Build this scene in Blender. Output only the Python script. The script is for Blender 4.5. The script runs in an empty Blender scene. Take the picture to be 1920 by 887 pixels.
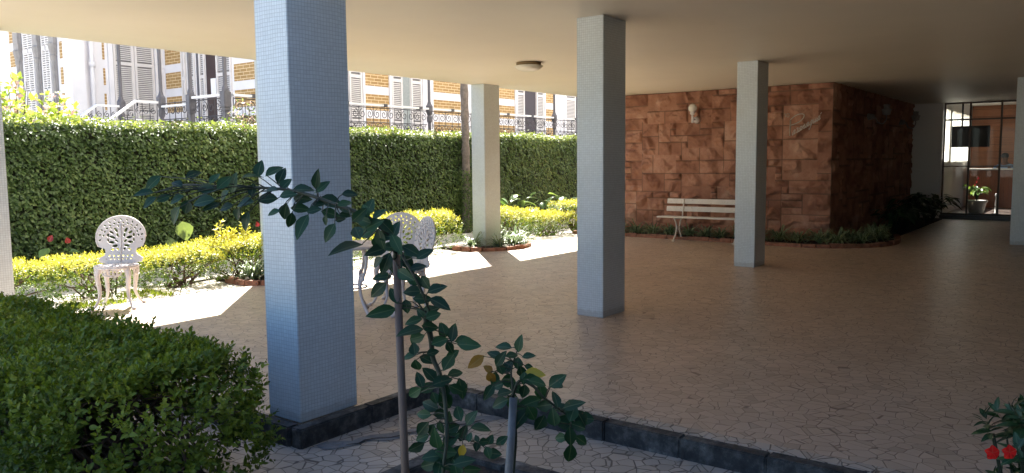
import bpy, bmesh, math, random
import numpy as np
from mathutils import Vector, Matrix
R_ = math.radians
random.seed(7)
rng = np.random.default_rng(11)
C = bpy.context.scene.collection
sc = bpy.context.scene

# ------------------------------------------------------------------ camera
F_PX = 1486.67
cr = Vector((0.595, -0.804, -0.009)); cu = Vector((0.080, 0.048, 0.996)); cf = Vector((0.800, 0.593, -0.093))
yaw, pitch, roll = 0.638384533, -0.0931806548, -0.0093671213
cf = Vector((math.cos(yaw)*math.cos(pitch), math.sin(yaw)*math.cos(pitch), math.sin(pitch)))
_r = cf.cross(Vector((0, 0, 1))).normalized(); _u = _r.cross(cf)
cr = _r*math.cos(roll) + _u*math.sin(roll); cu = -_r*math.sin(roll) + _u*math.cos(roll)
CAM = Vector((0, 0, 1.5))
cam_d = bpy.data.cameras.new('camera'); cam = bpy.data.objects.new('camera', cam_d); C.objects.link(cam)
cam.matrix_world = Matrix(((cr.x, cu.x, -cf.x, CAM.x), (cr.y, cu.y, -cf.y, CAM.y), (cr.z, cu.z, -cf.z, CAM.z), (0, 0, 0, 1)))
cam_d.sensor_width = 36; cam_d.lens = F_PX/1920*36; cam_d.clip_start = 0.05; cam_d.clip_end = 600
sc.camera = cam
def view_pt(px, py, d):
    """3D point seen at photo pixel (px,py) at forward depth d metres (used to read off plant positions)"""
    return CAM + cf*d + cr*((px-960)/F_PX*d) - cu*((py-443.5)/F_PX*d)

# ------------------------------------------------------------------ sky, sun, exposure
SUN_EL, SUN_AZ = R_(47.0), R_(45.0)
w = bpy.data.worlds.new('World'); sc.world = w; w.use_nodes = True
nt = w.node_tree; bg = nt.nodes['Background']
sky = nt.nodes.new('ShaderNodeTexSky'); sky.sky_type = 'NISHITA'; sky.sun_disc = False
sky.sun_elevation = SUN_EL; sky.sun_rotation = SUN_AZ; sky.air_density = 1.0; sky.dust_density = 0.7; sky.ozone_density = 5.0
nt.links.new(sky.outputs[0], bg.inputs[0]); bg.inputs[1].default_value = 0.058
S = Vector((math.cos(SUN_EL)*math.sin(SUN_AZ), math.cos(SUN_EL)*math.cos(SUN_AZ), math.sin(SUN_EL)))
sl = bpy.data.lights.new('sun', 'SUN'); sl.energy = 5.0; sl.angle = R_(0.5); sl.color = (1.0, 0.95, 0.87)
so = bpy.data.objects.new('sun', sl); C.objects.link(so); so.rotation_euler = (-S).to_track_quat('-Z', 'Y').to_euler()
so.location = (20, 20, 30)
sc.view_settings.view_transform = 'Standard'; sc.view_settings.look = 'None'
sc.view_settings.gamma = 1; sc.view_settings.exposure = 2.6
sc.render.engine = 'CYCLES'
sc.cycles.max_bounces = 10; sc.cycles.diffuse_bounces = 6; sc.cycles.transparent_max_bounces = 12
sc.cycles.use_fast_gi = False

# ------------------------------------------------------------------ materials
def new_mat(name):
    m = bpy.data.materials.new(name); m.use_nodes = True
    return m, m.node_tree, m.node_tree.nodes['Principled BSDF']
def N(nt, t, **kw):
    n = nt.nodes.new(t)
    for k, v in kw.items(): setattr(n, k, v)
    return n
def coords(nt, scale=(1, 1, 1), world=True):
    if world:
        g = N(nt, 'ShaderNodeNewGeometry'); o = g.outputs['Position']
    else:
        g = N(nt, 'ShaderNodeTexCoord'); o = g.outputs['Object']
    mp = N(nt, 'ShaderNodeMapping'); mp.inputs['Scale'].default_value = scale
    nt.links.new(o, mp.inputs[0]); return mp.outputs[0]
def ramp(nt, fac, stops):
    r = N(nt, 'ShaderNodeValToRGB'); e = r.color_ramp.elements
    while len(e) > 1: e.remove(e[-1])
    e[0].position = stops[0][0]; e[0].color = (*stops[0][1], 1)
    for p, c in stops[1:]:
        x = e.new(p); x.color = (*c, 1)
    nt.links.new(fac, r.inputs[0]); return r.outputs[0]
def noise(nt, vec, scale, detail=4, rough=.55):
    n = N(nt, 'ShaderNodeTexNoise'); n.inputs['Scale'].default_value = scale; n.inputs['Detail'].default_value = detail
    n.inputs['Roughness'].default_value = rough; nt.links.new(vec, n.inputs['Vector']); return n.outputs['Fac']
def bump(nt, h, dist, strength=1.0, bsdf=None):
    b = N(nt, 'ShaderNodeBump'); b.inputs['Distance'].default_value = dist; b.inputs['Strength'].default_value = strength
    nt.links.new(h, b.inputs['Height'])
    if bsdf: nt.links.new(b.outputs[0], bsdf.inputs['Normal'])
    return b
def mixc(nt, fac, a, b, mode='MIX'):
    m = N(nt, 'ShaderNodeMix', data_type='RGBA', blend_type=mode)
    for s, v in ((m.inputs['Factor'], fac), (m.inputs[6], a), (m.inputs[7], b)):
        if isinstance(v, (int, float)): s.default_value = v
        elif isinstance(v, tuple): s.default_value = (*v, 1)
        else: nt.links.new(v, s)
    return m.outputs[2]
def simple(name, col, rough=.6, var=.12, scale=6, metal=0, bmp=0.0, bscale=40, spec=.5):
    m, nt, b = new_mat(name)
    v = coords(nt)
    n = noise(nt, v, scale, 5, .6)
    lo = tuple(c*(1-var) for c in col); hi = tuple(min(1, c*(1+var)) for c in col)
    nt.links.new(ramp(nt, n, [(.3, lo), (.7, hi)]), b.inputs['Base Color'])
    b.inputs['Roughness'].default_value = rough; b.inputs['Metallic'].default_value = metal
    b.inputs['Specular IOR Level'].default_value = spec
    if bmp: bump(nt, noise(nt, v, bscale, 4), bmp, 1, b)
    return m

def caco_mat(name, c1, c2, grout, scale, rough, edge=.012):
    """irregular broken-tile paving"""
    m, nt, b = new_mat(name)
    v = coords(nt)
    dn = N(nt, 'ShaderNodeTexNoise'); dn.inputs['Scale'].default_value = 3.0; nt.links.new(v, dn.inputs['Vector'])
    va = N(nt, 'ShaderNodeVectorMath', operation='MULTIPLY_ADD'); va.inputs[1].default_value = (.05, .05, 0); nt.links.new(dn.outputs['Color'], va.inputs[0]); nt.links.new(v, va.inputs[2])
    flat = N(nt, 'ShaderNodeVectorMath', operation='MULTIPLY'); flat.inputs[1].default_value = (1, 1, 0); nt.links.new(va.outputs[0], flat.inputs[0])
    vo = N(nt, 'ShaderNodeTexVoronoi', feature='DISTANCE_TO_EDGE'); vo.inputs['Scale'].default_value = scale; vo.inputs['Randomness'].default_value = .95
    vc = N(nt, 'ShaderNodeTexVoronoi', feature='F1'); vc.inputs['Scale'].default_value = scale; vc.inputs['Randomness'].default_value = .95
    nt.links.new(flat.outputs[0], vo.inputs['Vector']); nt.links.new(flat.outputs[0], vc.inputs['Vector'])
    sep = N(nt, 'ShaderNodeSeparateColor'); nt.links.new(vc.outputs['Color'], sep.inputs[0])
    tile = ramp(nt, sep.outputs[0], [(0, c1), (.75, c2), (1, tuple(x*.84 for x in c1))])
    dirt = noise(nt, v, 1.3, 6, .6)
    tile = mixc(nt, ramp(nt, dirt, [(.42, (0, 0, 0)), (.75, (.35, .35, .35))]), tile, tuple(x*.62 for x in c1))
    # joints vary in width and darkness
    jn = noise(nt, v, 7, 3)
    mm = N(nt, 'ShaderNodeMath', operation='MULTIPLY'); nt.links.new(jn, mm.inputs[0]); mm.inputs[1].default_value = edge*2.2*scale
    lt = N(nt, 'ShaderNodeMath', operation='DIVIDE'); nt.links.new(vo.outputs['Distance'], lt.inputs[0]); nt.links.new(mm.outputs[0], lt.inputs[1])
    msk = ramp(nt, lt.outputs[0], [(.35, (1, 1, 1)), (.8, (0, 0, 0))])
    nt.links.new(mixc(nt, msk, tile, grout), b.inputs['Base Color'])
    b.inputs['Roughness'].default_value = rough
    rr = ramp(nt, noise(nt, v, 5, 5), [(.3, (rough-.04,)*3), (.75, (rough+.1,)*3)]); nt.links.new(rr, b.inputs['Roughness'])
    b.inputs['Specular IOR Level'].default_value = .45
    h = ramp(nt, lt.outputs[0], [(.3, (0, 0, 0)), (1, (1, 1, 1))])
    b1 = bump(nt, h, .003, .6)
    b2 = bump(nt, noise(nt, v, 9, 4), .003, .2, b); nt.links.new(b1.outputs[0], b2.inputs['Normal'])
    return m

def mosaic_mat(name, col):
    m, nt, b = new_mat(name)
    g = N(nt, 'ShaderNodeNewGeometry'); s = N(nt, 'ShaderNodeSeparateXYZ'); nt.links.new(g.outputs['Position'], s.inputs[0])
    ad = N(nt, 'ShaderNodeMath', operation='ADD'); nt.links.new(s.outputs[0], ad.inputs[0]); nt.links.new(s.outputs[1], ad.inputs[1])
    cb = N(nt, 'ShaderNodeCombineXYZ'); nt.links.new(ad.outputs[0], cb.inputs[0]); nt.links.new(s.outputs[2], cb.inputs[1])
    wob = noise(nt, cb.outputs[0], 4, 2)
    wm = N(nt, 'ShaderNodeMath', operation='MULTIPLY_ADD'); nt.links.new(wob, wm.inputs[0]); wm.inputs[1].default_value = .022; nt.links.new(s.outputs[2], wm.inputs[2])
    cb2 = N(nt, 'ShaderNodeCombineXYZ'); nt.links.new(ad.outputs[0], cb2.inputs[0]); nt.links.new(wm.outputs[0], cb2.inputs[1])
    br = N(nt, 'ShaderNodeTexBrick'); br.offset = 0; br.squash = 1
    br.inputs['Scale'].default_value = 1; br.inputs['Brick Width'].default_value = .0222; br.inputs['Row Height'].default_value = .0222
    br.inputs['Mortar Size'].default_value = .0013; br.inputs['Mortar Smooth'].default_value = .25; br.inputs['Bias'].default_value = 0
    br.inputs['Color1'].default_value = (*[c*.95 for c in col], 1); br.inputs['Color2'].default_value = (*[min(1, c*1.04) for c in col], 1)
    br.inputs['Mortar'].default_value = (*[c*.68 for c in col], 1)
    nt.links.new(cb2.outputs[0], br.inputs['Vector'])
    st = ramp(nt, noise(nt, g.outputs['Position'], 2.2, 5), [(.3, (.93, .92, .9)), (.7, (1, 1, 1))])
    dz = N(nt, 'ShaderNodeMath', operation='MULTIPLY_ADD'); nt.links.new(noise(nt, g.outputs['Position'], 14, 6, .7), dz.inputs[0]); dz.inputs[1].default_value = -.10; nt.links.new(s.outputs[2], dz.inputs[2])
    cc = mixc(nt, 1.0, br.outputs['Color'], st, 'MULTIPLY')
    cc = mixc(nt, ramp(nt, dz.outputs[0], [(0, (.3, .3, .3)), (.02, (0, 0, 0))]), cc, (.25, .21, .17))
    nt.links.new(cc, b.inputs['Base Color'])
    b.inputs['Roughness'].default_value = .34
    inv = N(nt, 'ShaderNodeMath', operation='SUBTRACT'); inv.inputs[0].default_value = 1; nt.links.new(br.outputs['Fac'], inv.inputs[1])
    b1 = bump(nt, inv.outputs[0], .0012, .8)
    b2 = bump(nt, noise(nt, cb.outputs[0], 60, 2), .0012, .5, b); nt.links.new(b1.outputs[0], b2.inputs['Normal'])
    return m

def leaf_mat(name, stops, rough=.45, trans=.3, tcol=None, attr='rnd'):
    m, nt, b = new_mat(name)
    a = N(nt, 'ShaderNodeAttribute', attribute_name=attr)
    v = coords(nt)
    ad = N(nt, 'ShaderNodeMath', operation='ADD'); nt.links.new(a.outputs['Fac'], ad.inputs[0])
    nm = N(nt, 'ShaderNodeMath', operation='MULTIPLY_ADD'); nt.links.new(noise(nt, v, 2.5, 3), nm.inputs[0]); nm.inputs[1].default_value = .5; nm.inputs[2].default_value = -.25
    nt.links.new(nm.outputs[0], ad.inputs[1])
    col = ramp(nt, ad.outputs[0], stops)
    rb = N(nt, 'ShaderNodeAttribute', attribute_name='rib')
    lite = mixc(nt, .45, col, (.30, .36, .20)); col = mixc(nt, ramp(nt, rb.outputs['Fac'], [(.90, (0, 0, 0)), (.97, (.38, .38, .38))]), col, lite)
    col = mixc(nt, ramp(nt, noise(nt, v, 55, 4, .7), [(.64, (0, 0, 0)), (.72, (.5, .5, .5))]), col, (.16, .10, .035))
    nt.links.new(col, b.inputs['Base Color']); b.inputs['Roughness'].default_value = rough
    b.inputs['Specular IOR Level'].default_value = .35
    tr = N(nt, 'ShaderNodeBsdfTranslucent'); mx = N(nt, 'ShaderNodeMixShader'); mx.inputs[0].default_value = trans
    out = nt.nodes['Material Output']
    tc = mixc(nt, 1.0, col, tcol or (1.3, 1.25, .55), 'MULTIPLY'); nt.links.new(tc, tr.inputs[0])
    nt.links.new(b.outputs[0], mx.inputs[1]); nt.links.new(tr.outputs[0], mx.inputs[2]); nt.links.new(mx.outputs[0], out.inputs[0])
    return m

def brick_mat():
    m, nt, b = new_mat('ochre brick')
    g = N(nt, 'ShaderNodeNewGeometry'); s = N(nt, 'ShaderNodeSeparateXYZ'); nt.links.new(g.outputs['Position'], s.inputs[0])
    ad = N(nt, 'ShaderNodeMath', operation='ADD'); nt.links.new(s.outputs[0], ad.inputs[0]); nt.links.new(s.outputs[1], ad.inputs[1])
    cb = N(nt, 'ShaderNodeCombineXYZ'); nt.links.new(ad.outputs[0], cb.inputs[0]); nt.links.new(s.outputs[2], cb.inputs[1])
    br = N(nt, 'ShaderNodeTexBrick'); br.inputs['Scale'].default_value = 1
    br.inputs['Brick Width'].default_value = .25; br.inputs['Row Height'].default_value = .078; br.inputs['Mortar Size'].default_value = .007
    br.inputs['Mortar Smooth'].default_value = .1
    br.inputs['Color1'].default_value = (.40, .25, .095, 1); br.inputs['Color2'].default_value = (.33, .20, .07, 1); br.inputs['Mortar'].default_value = (.75, .58, .36, 1)
    nt.links.new(cb.outputs[0], br.inputs['Vector']); nt.links.new(br.outputs['Color'], b.inputs['Base Color'])
    b.inputs['Roughness'].default_value = .8
    return m

def glass_mat():
    m, nt, b = new_mat('clear glass')
    nt.nodes.remove(b)
    t = N(nt, 'ShaderNodeBsdfTransparent'); t.inputs[0].default_value = (.93, .95, .94, 1)
    gl = N(nt, 'ShaderNodeBsdfGlossy'); gl.inputs['Roughness'].default_value = .02
    fr = N(nt, 'ShaderNodeFresnel'); fr.inputs[0].default_value = 1.2
    mx = N(nt, 'ShaderNodeMixShader'); nt.links.new(fr.outputs[0], mx.inputs[0]); nt.links.new(t.outputs[0], mx.inputs[1]); nt.links.new(gl.outputs[0], mx.inputs[2])
    nt.links.new(mx.outputs[0], nt.nodes['Material Output'].inputs[0]); return m

def wood_mat(name, c1, c2, board, axis='z', rough=.4):
    """boards running horizontally (axis z = joints at steps of z) or vertically (axis y)"""
    m, nt, b = new_mat(name)
    g = N(nt, 'ShaderNodeNewGeometry'); s = N(nt, 'ShaderNodeSeparateXYZ'); nt.links.new(g.outputs['Position'], s.inputs[0])
    ad = N(nt, 'ShaderNodeMath', operation='ADD'); nt.links.new(s.outputs[0], ad.inputs[0]); nt.links.new(s.outputs[1], ad.inputs[1])
    src = s.outputs[2] if axis == 'z' else ad.outputs[0]
    dv = N(nt, 'ShaderNodeMath', operation='DIVIDE'); nt.links.new(src, dv.inputs[0]); dv.inputs[1].default_value = board
    fr = N(nt, 'ShaderNodeMath', operation='FRACT'); nt.links.new(dv.outputs[0], fr.inputs[0])
    fl = N(nt, 'ShaderNodeMath', operation='FLOOR'); nt.links.new(dv.outputs[0], fl.inputs[0])
    wn = N(nt, 'ShaderNodeTexWhiteNoise', noise_dimensions='1D'); nt.links.new(fl.outputs[0], wn.inputs['W'])
    sc_ = (3, 3, 40) if axis == 'z' else (40, 40, 3)
    v = coords(nt, sc_); n = noise(nt, v, 1.0, 5, .6)
    ad2 = N(nt, 'ShaderNodeMath', operation='MULTIPLY_ADD'); nt.links.new(wn.outputs['Value'], ad2.inputs[0]); ad2.inputs[1].default_value = .45; nt.links.new(n, ad2.inputs[2])
    col = ramp(nt, ad2.outputs[0], [(.35, c1), (.95, c2)])
    gap = ramp(nt, fr.outputs[0], [(0, (1, 1, 1)), (.05, (0, 0, 0))])
    nt.links.new(mixc(nt, gap, col, tuple(c*.12 for c in c1)), b.inputs['Base Color'])
    b.inputs['Roughness'].default_value = rough; return m

def stone_mat():
    m, nt, b = new_mat('rough red sandstone')
    v = coords(nt); a = N(nt, 'ShaderNodeAttribute', attribute_name='rnd')
    n1 = noise(nt, v, 3.5, 6, .65); ad = N(nt, 'ShaderNodeMath', operation='MULTIPLY_ADD')
    nt.links.new(a.outputs['Fac'], ad.inputs[0]); ad.inputs[1].default_value = .32; nt.links.new(n1, ad.inputs[2])
    col = ramp(nt, ad.outputs[0], [(.30, (.13, .045, .026)), (.52, (.28, .125, .075)), (.78, (.42, .215, .14)), (1, (.56, .36, .26))])
    sp = noise(nt, v, 28, 4, .7); col = mixc(nt, ramp(nt, sp, [(.45, (0, 0, 0)), (.75, (.55, .55, .55))]), col, (.19, .062, .032))
    e = N(nt, 'ShaderNodeAttribute', attribute_name='joint')
    col = mixc(nt, e.outputs['Fac'], col, (.15, .08, .05))
    nt.links.new(col, b.inputs['Base Color']); b.inputs['Roughness'].default_value = .85
    bump(nt, noise(nt, v, 45, 6, .7), .01, .7, b)
    return m

def kerb_mat():
    m, nt, b = new_mat('weathered black kerb stone')
    v = coords(nt); n = noise(nt, v, 7, 7, .7)
    col = ramp(nt, n, [(.34, (.014, .013, .012)), (.47, (.038, .036, .034)), (.58, (.10, .095, .085)), (.72, (.26, .245, .22))])
    nt.links.new(col, b.inputs['Base Color']); b.inputs['Roughness'].default_value = .75
    bump(nt, noise(nt, v, 30, 6, .7), .012, .8, b); return m

def plaster_mat(name, col):
    m, nt, b = new_mat(name)
    v = coords(nt); n = noise(nt, v, .7, 6, .6)
    c0 = ramp(nt, n, [(.3, tuple(c*.93 for c in col)), (.7, col)])
    nt.links.new(mixc(nt, ramp(nt, noise(nt, v, 5, 8, .75), [(.62, (0, 0, 0)), (.75, (.22, .22, .22))]), c0, tuple(c*.6 for c in col)), b.inputs['Base Color'])
    b.inputs['Roughness'].default_value = .5
    b1 = bump(nt, noise(nt, v, 1.6, 3), .03, .15); b2 = bump(nt, noise(nt, v, 90, 3), .001, .3, b); nt.links.new(b1.outputs[0], b2.inputs['Normal'])
    return m

def spider_mat():
    m, nt, b = new_mat('striped spider plant leaf')
    a = N(nt, 'ShaderNodeAttribute', attribute_name='stripe'); r = N(nt, 'ShaderNodeAttribute', attribute_name='rnd')
    mid = ramp(nt, r.outputs['Fac'], [(0, (.045, .10, .03)), (1, (.11, .19, .06))])
    col = mixc(nt, ramp(nt, a.outputs['Fac'], [(.35, (0, 0, 0)), (.75, (1, 1, 1))]), mid, (.36, .42, .25))
    nt.links.new(col, b.inputs['Base Color']); b.inputs['Roughness'].default_value = .45
    tr = N(nt, 'ShaderNodeBsdfTranslucent'); nt.links.new(col, tr.inputs[0]); mx = N(nt, 'ShaderNodeMixShader'); mx.inputs[0].default_value = .25
    nt.links.new(b.outputs[0], mx.inputs[1]); nt.links.new(tr.outputs[0], mx.inputs[2]); nt.links.new(mx.outputs[0], nt.nodes['Material Output'].inputs[0])
    return m

M = {}
M['floor'] = caco_mat('cream broken tile floor', (.48, .365, .265), (.55, .43, .325), (.21, .145, .105), 11.5, .36, .0026)
M['floor_low'] = caco_mat('pale broken tile paving', (.43, .37, .30), (.51, .445, .37), (.12, .098, .078), 12.5, .5, .0038)
M['mosaic'] = mosaic_mat('white glass mosaic', (.66, .72, .735))
M['ceiling'] = plaster_mat('cream ceiling paint', (.84, .78, .66))
M['white_wall'] = plaster_mat('white wall paint', (.72, .70, .66))
M['brown_wall'] = plaster_mat('brown rendered wall', (.07, .045, .03))
M['upper'] = plaster_mat('upper facade render', (.55, .52, .47))
M['mansion_white'] = simple('lime white render', (.74, .73, .76), .8, .05, 2)
M['mansion_stone'] = simple('grey carved stone', (.30, .285, .28), .85, .15, 5, bmp=.01)
M['shutter'] = simple('off white shutter paint', (.66, .63, .62), .5, .06, 4)
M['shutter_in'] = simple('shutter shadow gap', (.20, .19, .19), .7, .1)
M['brick'] = brick_mat()
M['iron'] = simple('grey painted iron', (.10, .095, .108), .5, .15, 12)
M['iron_dark'] = simple('dark painted iron', (.055, .052, .06), .5, .2, 12)
M['rail_top'] = simple('white handrail paint', (.78, .77, .78), .5, .04)
M['door_dark'] = simple('dark maroon door', (.035, .018, .02), .4, .1)
M['curtain'] = simple('grey curtain', (.30, .33, .33), .9, .1, 20)
M['paper'] = simple('white paper', (.8, .8, .82), .7, .02)
M['stone'] = stone_mat()
M['kerb'] = kerb_mat()
M['brick_edge'] = simple('mossy clay brick', (.26, .115, .07), .85, .45, 9, bmp=.012, bscale=22)
M['soil'] = simple('dark garden soil', (.045, .030, .02), .95, .4, 10, bmp=.03, bscale=25)
M['gravel'] = simple('pale dry ground', (.56, .52, .45), .95, .25, 14, bmp=.02, bscale=60)
M['groove'] = simple('drain groove', (.10, .085, .07), .9, .3, 10)
M['mortar'] = simple('grey crack mortar', (.23, .225, .215), .9, .25, 14, bmp=.012, bscale=35)
M['crack'] = simple('dark open crack', (.018, .016, .015), .95, .2)
M['glass'] = glass_mat()
def worn_paint(name, col, rust):
    m, nt, b = new_mat(name); v = coords(nt, world=False); n = noise(nt, v, 26, 6, .7); base = ramp(nt, noise(nt, v, 6, 4), [(.3, tuple(c*.86 for c in col)), (.7, col)])
    nt.links.new(mixc(nt, ramp(nt, n, [(.60, (0, 0, 0)), (.70, (.8, .8, .8))]), base, rust), b.inputs['Base Color']); b.inputs['Roughness'].default_value = .5
    bump(nt, n, .002, .6, b); return m
M['white_metal'] = worn_paint('worn white cast metal paint', (.70, .66, .65), (.30, .22, .17))
M['white_wood'] = worn_paint('worn white bench paint', (.70, .65, .58), (.36, .29, .22))
M['globe'] = simple('opal glass globe', (.70, .68, .62), .25, .03)
M['dull'] = simple('shade dimmed grey sconce', (.22, .20, .18), .5, .1)  # grey dimmed in colour to sit in the deep shade of that wall
M['dome'] = simple('frosted dome glass', (.74, .72, .62), .35, .05)
M['dome_rim'] = simple('dome rim with shadow tone', (.22, .15, .07), .5, .1)  # rim coloured dark to carry the shadow line above the dome
M['chrome_text'] = simple('tarnished metal lettering', (.50, .46, .40), .35, .15, 20, metal=.7)
M['wood_h'] = wood_mat('red brown horizontal boards', (.20, .065, .025), (.36, .14, .06), .21, 'z')
M['wood_v'] = wood_mat('red brown upright boards', (.17, .05, .02), (.28, .09, .04), .11, 'y')
M['frame'] = simple('bronze window frame', (.05, .032, .022), .4, .1, metal=.3)
M['tv'] = simple('black television', (.006, .006, .007), .5, .05, spec=.15)
M['blind'] = simple('white vertical blind', (.82, .80, .74), .7, .03)
M['pot'] = simple('pale cement pot', (.42, .40, .36), .7, .12, 8, bmp=.004)
M['step'] = simple('dark brown step', (.055, .035, .028), .35, .2)
M['skin'] = simple('brown skin', (.12, .055, .03), .5, .05)
M['shirt'] = simple('light blue shirt', (.22, .33, .50), .8, .05)
M['hair'] = simple('black hair', (.01, .009, .008), .6, .05)
M['bark'] = simple('shrub bark', (.085, .055, .038), .9, .35, 20, bmp=.004)
M['bark_grey'] = simple('rough grey trunk', (.17, .14, .125), .95, .35, 14, bmp=.02, bscale=30)
M['cane'] = simple('green rose cane', (.018, .028, .013), .6, .25, 20)
M['stake'] = simple('weathered bamboo stake', (.11, .075, .055), .6, .2, 14)
M['stake_grey'] = simple('galvanised pipe stake', (.13, .14, .145), .6, .35, 14, metal=.1)
M['stick'] = simple('reddish broom handle', (.36, .19, .11), .5, .1)
M['ivy'] = leaf_mat('creeping fig leaf', [(0, (.035, .065, .02)), (.45, (.090, .145, .042)), (.75, (.155, .21, .065)), (1, (.27, .25, .10))], .5, .3)
M['ivy_top'] = leaf_mat('lighter creeping fig leaf', [(0, (.10, .16, .04)), (1, (.27, .31, .12))], .4, .3)  # paler leaf tone, used along the wall top and on the variegated shrub
M['ivy_base'] = simple('tangled ivy stems', (.030, .032, .016), .95, .5, 16, bmp=.05, bscale=25)
M['gold'] = leaf_mat('golden shrub leaf', [(0, (.05, .10, .02)), (.4, (.13, .20, .035)), (.66, (.38, .38, .05)), (1, (.62, .57, .13))], .45, .42, (1.1, 1.05, .5))
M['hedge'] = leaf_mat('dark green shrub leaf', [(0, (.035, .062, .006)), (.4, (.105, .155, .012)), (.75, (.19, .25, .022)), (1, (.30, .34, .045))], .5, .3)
M['rose_leaf'] = leaf_mat('rose leaf', [(0, (.007, .032, .014)), (.5, (.013, .052, .022)), (1, (.028, .085, .032))], .5, .2)
M['rose_yellow'] = leaf_mat('yellowing rose leaf', [(0, (.20, .09, .02)), (.5, (.42, .30, .03)), (1, (.50, .40, .05))], .5, .3)
M['lime'] = leaf_mat('bright lime shrub leaf', [(0, (.20, .30, .05)), (1, (.46, .55, .12))], .4, .4)
M['pink'] = leaf_mat('pale pink bract', [(0, (.45, .30, .27)), (1, (.66, .52, .48))], .6, .4, (1, .9, .9))
M['broad'] = leaf_mat('broad green leaf', [(0, (.06, .13, .03)), (1, (.22, .32, .11))], .35, .3)
M['heart'] = leaf_mat('pale heart leaf', [(0, (.16, .22, .09)), (1, (.28, .34, .16))], .45, .3)
M['dark_broad'] = leaf_mat('dark foliage leaf', [(0, (.012, .035, .012)), (1, (.03, .075, .025))], .35, .15)
M['red'] = leaf_mat('red flower spathe', [(0, (.26, .02, .03)), (1, (.38, .05, .055))], .35, .2, (1, .6, .6))
M['petal'] = leaf_mat('vermilion petal', [(0, (.60, .006, .003)), (1, (.75, .012, .006))], .8, .1, (1, .5, .4))
M['spider'] = spider_mat()
M['palm'] = leaf_mat('palm frond', [(0, (.05, .10, .03)), (1, (.09, .15, .05))], .4, .2)

# ------------------------------------------------------------------ mesh helpers
class MB:
    def __init__(s): s.v = []; s.f = []; s.n = 0; s.at = {}
    def add(s, v, f, **attrs):
        v = np.asarray(v, float).reshape(-1, 3); k = s.n
        s.v.append(v); s.f += [tuple(int(i)+k for i in q) for q in f]; s.n += len(v)
        for a, val in attrs.items(): s.at.setdefault(a, []).append((k, np.broadcast_to(np.asarray(val, float), (len(v),))))
        return s
    def box(s, x0, x1, y0, y1, z0, z1):
        v = [(x, y, z) for z in (z0, z1) for y in (y0, y1) for x in (x0, x1)]
        return s.add(v, [(0, 2, 3, 1), (4, 5, 7, 6), (0, 1, 5, 4), (2, 6, 7, 3), (0, 4, 6, 2), (1, 3, 7, 5)])
    def bbox(s, x0, x1, y0, y1, z0, z1, b=.004):
        bm = bmesh.new(); bmesh.ops.create_cube(bm, size=1)
        for v in bm.verts: v.co = Vector(((x0+x1)/2+v.co.x*(x1-x0), (y0+y1)/2+v.co.y*(y1-y0), (z0+z1)/2+v.co.z*(z1-z0)))
        bmesh.ops.bevel(bm, geom=bm.edges[:], offset=b, segments=2, affect='EDGES')
        bm.verts.ensure_lookup_table(); bm.verts.index_update()
        s.add([tuple(v.co) for v in bm.verts], [tuple(v.index for v in f.verts) for f in bm.faces]); bm.free(); return s
    def tube(s, pts, rad, sides=6, caps=True, flat=1.0):
        P = [Vector(p) for p in pts]; n = len(P)
        rad = [rad]*n if isinstance(rad, (int, float)) else list(rad)
        V = []; up = None
        for i, p in enumerate(P):
            d = (P[min(i+1, n-1)]-P[max(i-1, 0)])
            d = d.normalized() if d.length > 1e-9 else Vector((0, 0, 1))
            if up is None:
                a = Vector((0, 0, 1)) if abs(d.z) < .9 else Vector((1, 0, 0)); e1 = d.cross(a).normalized()
            else:
                e1 = up - d*up.dot(d); e1 = e1.normalized() if e1.length > 1e-6 else d.orthogonal().normalized()
            up = e1; e2 = d.cross(e1)
            for k in range(sides):
                t = 2*math.pi*k/sides; V.append(p+e1*math.cos(t)*rad[i]+e2*math.sin(t)*rad[i]*flat)
        Fc = [(i*sides+k, i*sides+(k+1) % sides, (i+1)*sides+(k+1) % sides, (i+1)*sides+k) for i in range(n-1) for k in range(sides)]
        if caps: Fc += [tuple(range(sides-1, -1, -1)), tuple((n-1)*sides+k for k in range(sides))]
        return s.add([tuple(v) for v in V], Fc)
    def lathe(s, prof, c=(0, 0, 0), sides=20):
        n = len(prof); V = [(c[0]+r*math.cos(2*math.pi*k/sides), c[1]+r*math.sin(2*math.pi*k/sides), c[2]+z) for r, z in prof for k in range(sides)]
        Fc = [(i*sides+k, i*sides+(k+1) % sides, (i+1)*sides+(k+1) % sides, (i+1)*sides+k) for i in range(n-1) for k in range(sides)]
        Fc += [tuple(range(sides-1, -1, -1)), tuple((n-1)*sides+k for k in range(sides))]
        return s.add(V, Fc)
    def build(s, name, mat, parent=None, smooth=False, world=False):
        v = np.concatenate(s.v) if s.v else np.zeros((0, 3))
        if parent is not None and world: v = v - np.array(parent.location)
        me = bpy.data.meshes.new(name); me.from_pydata(v.tolist() if len(v) < 200 else v, [], s.f); me.update()
        for a, lst in s.at.items():
            arr = np.zeros(len(v), np.float32)
            for k, val in lst: arr[k:k+len(val)] = val
            at = me.attributes.new(a, 'FLOAT', 'POINT'); at.data.foreach_set('value', arr)
        if smooth: me.polygons.foreach_set('use_smooth', [True]*len(me.polygons))
        me.materials.append(mat); o = bpy.data.objects.new(name, me); C.objects.link(o)
        if parent is not None: o.parent = parent
        return o

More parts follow.
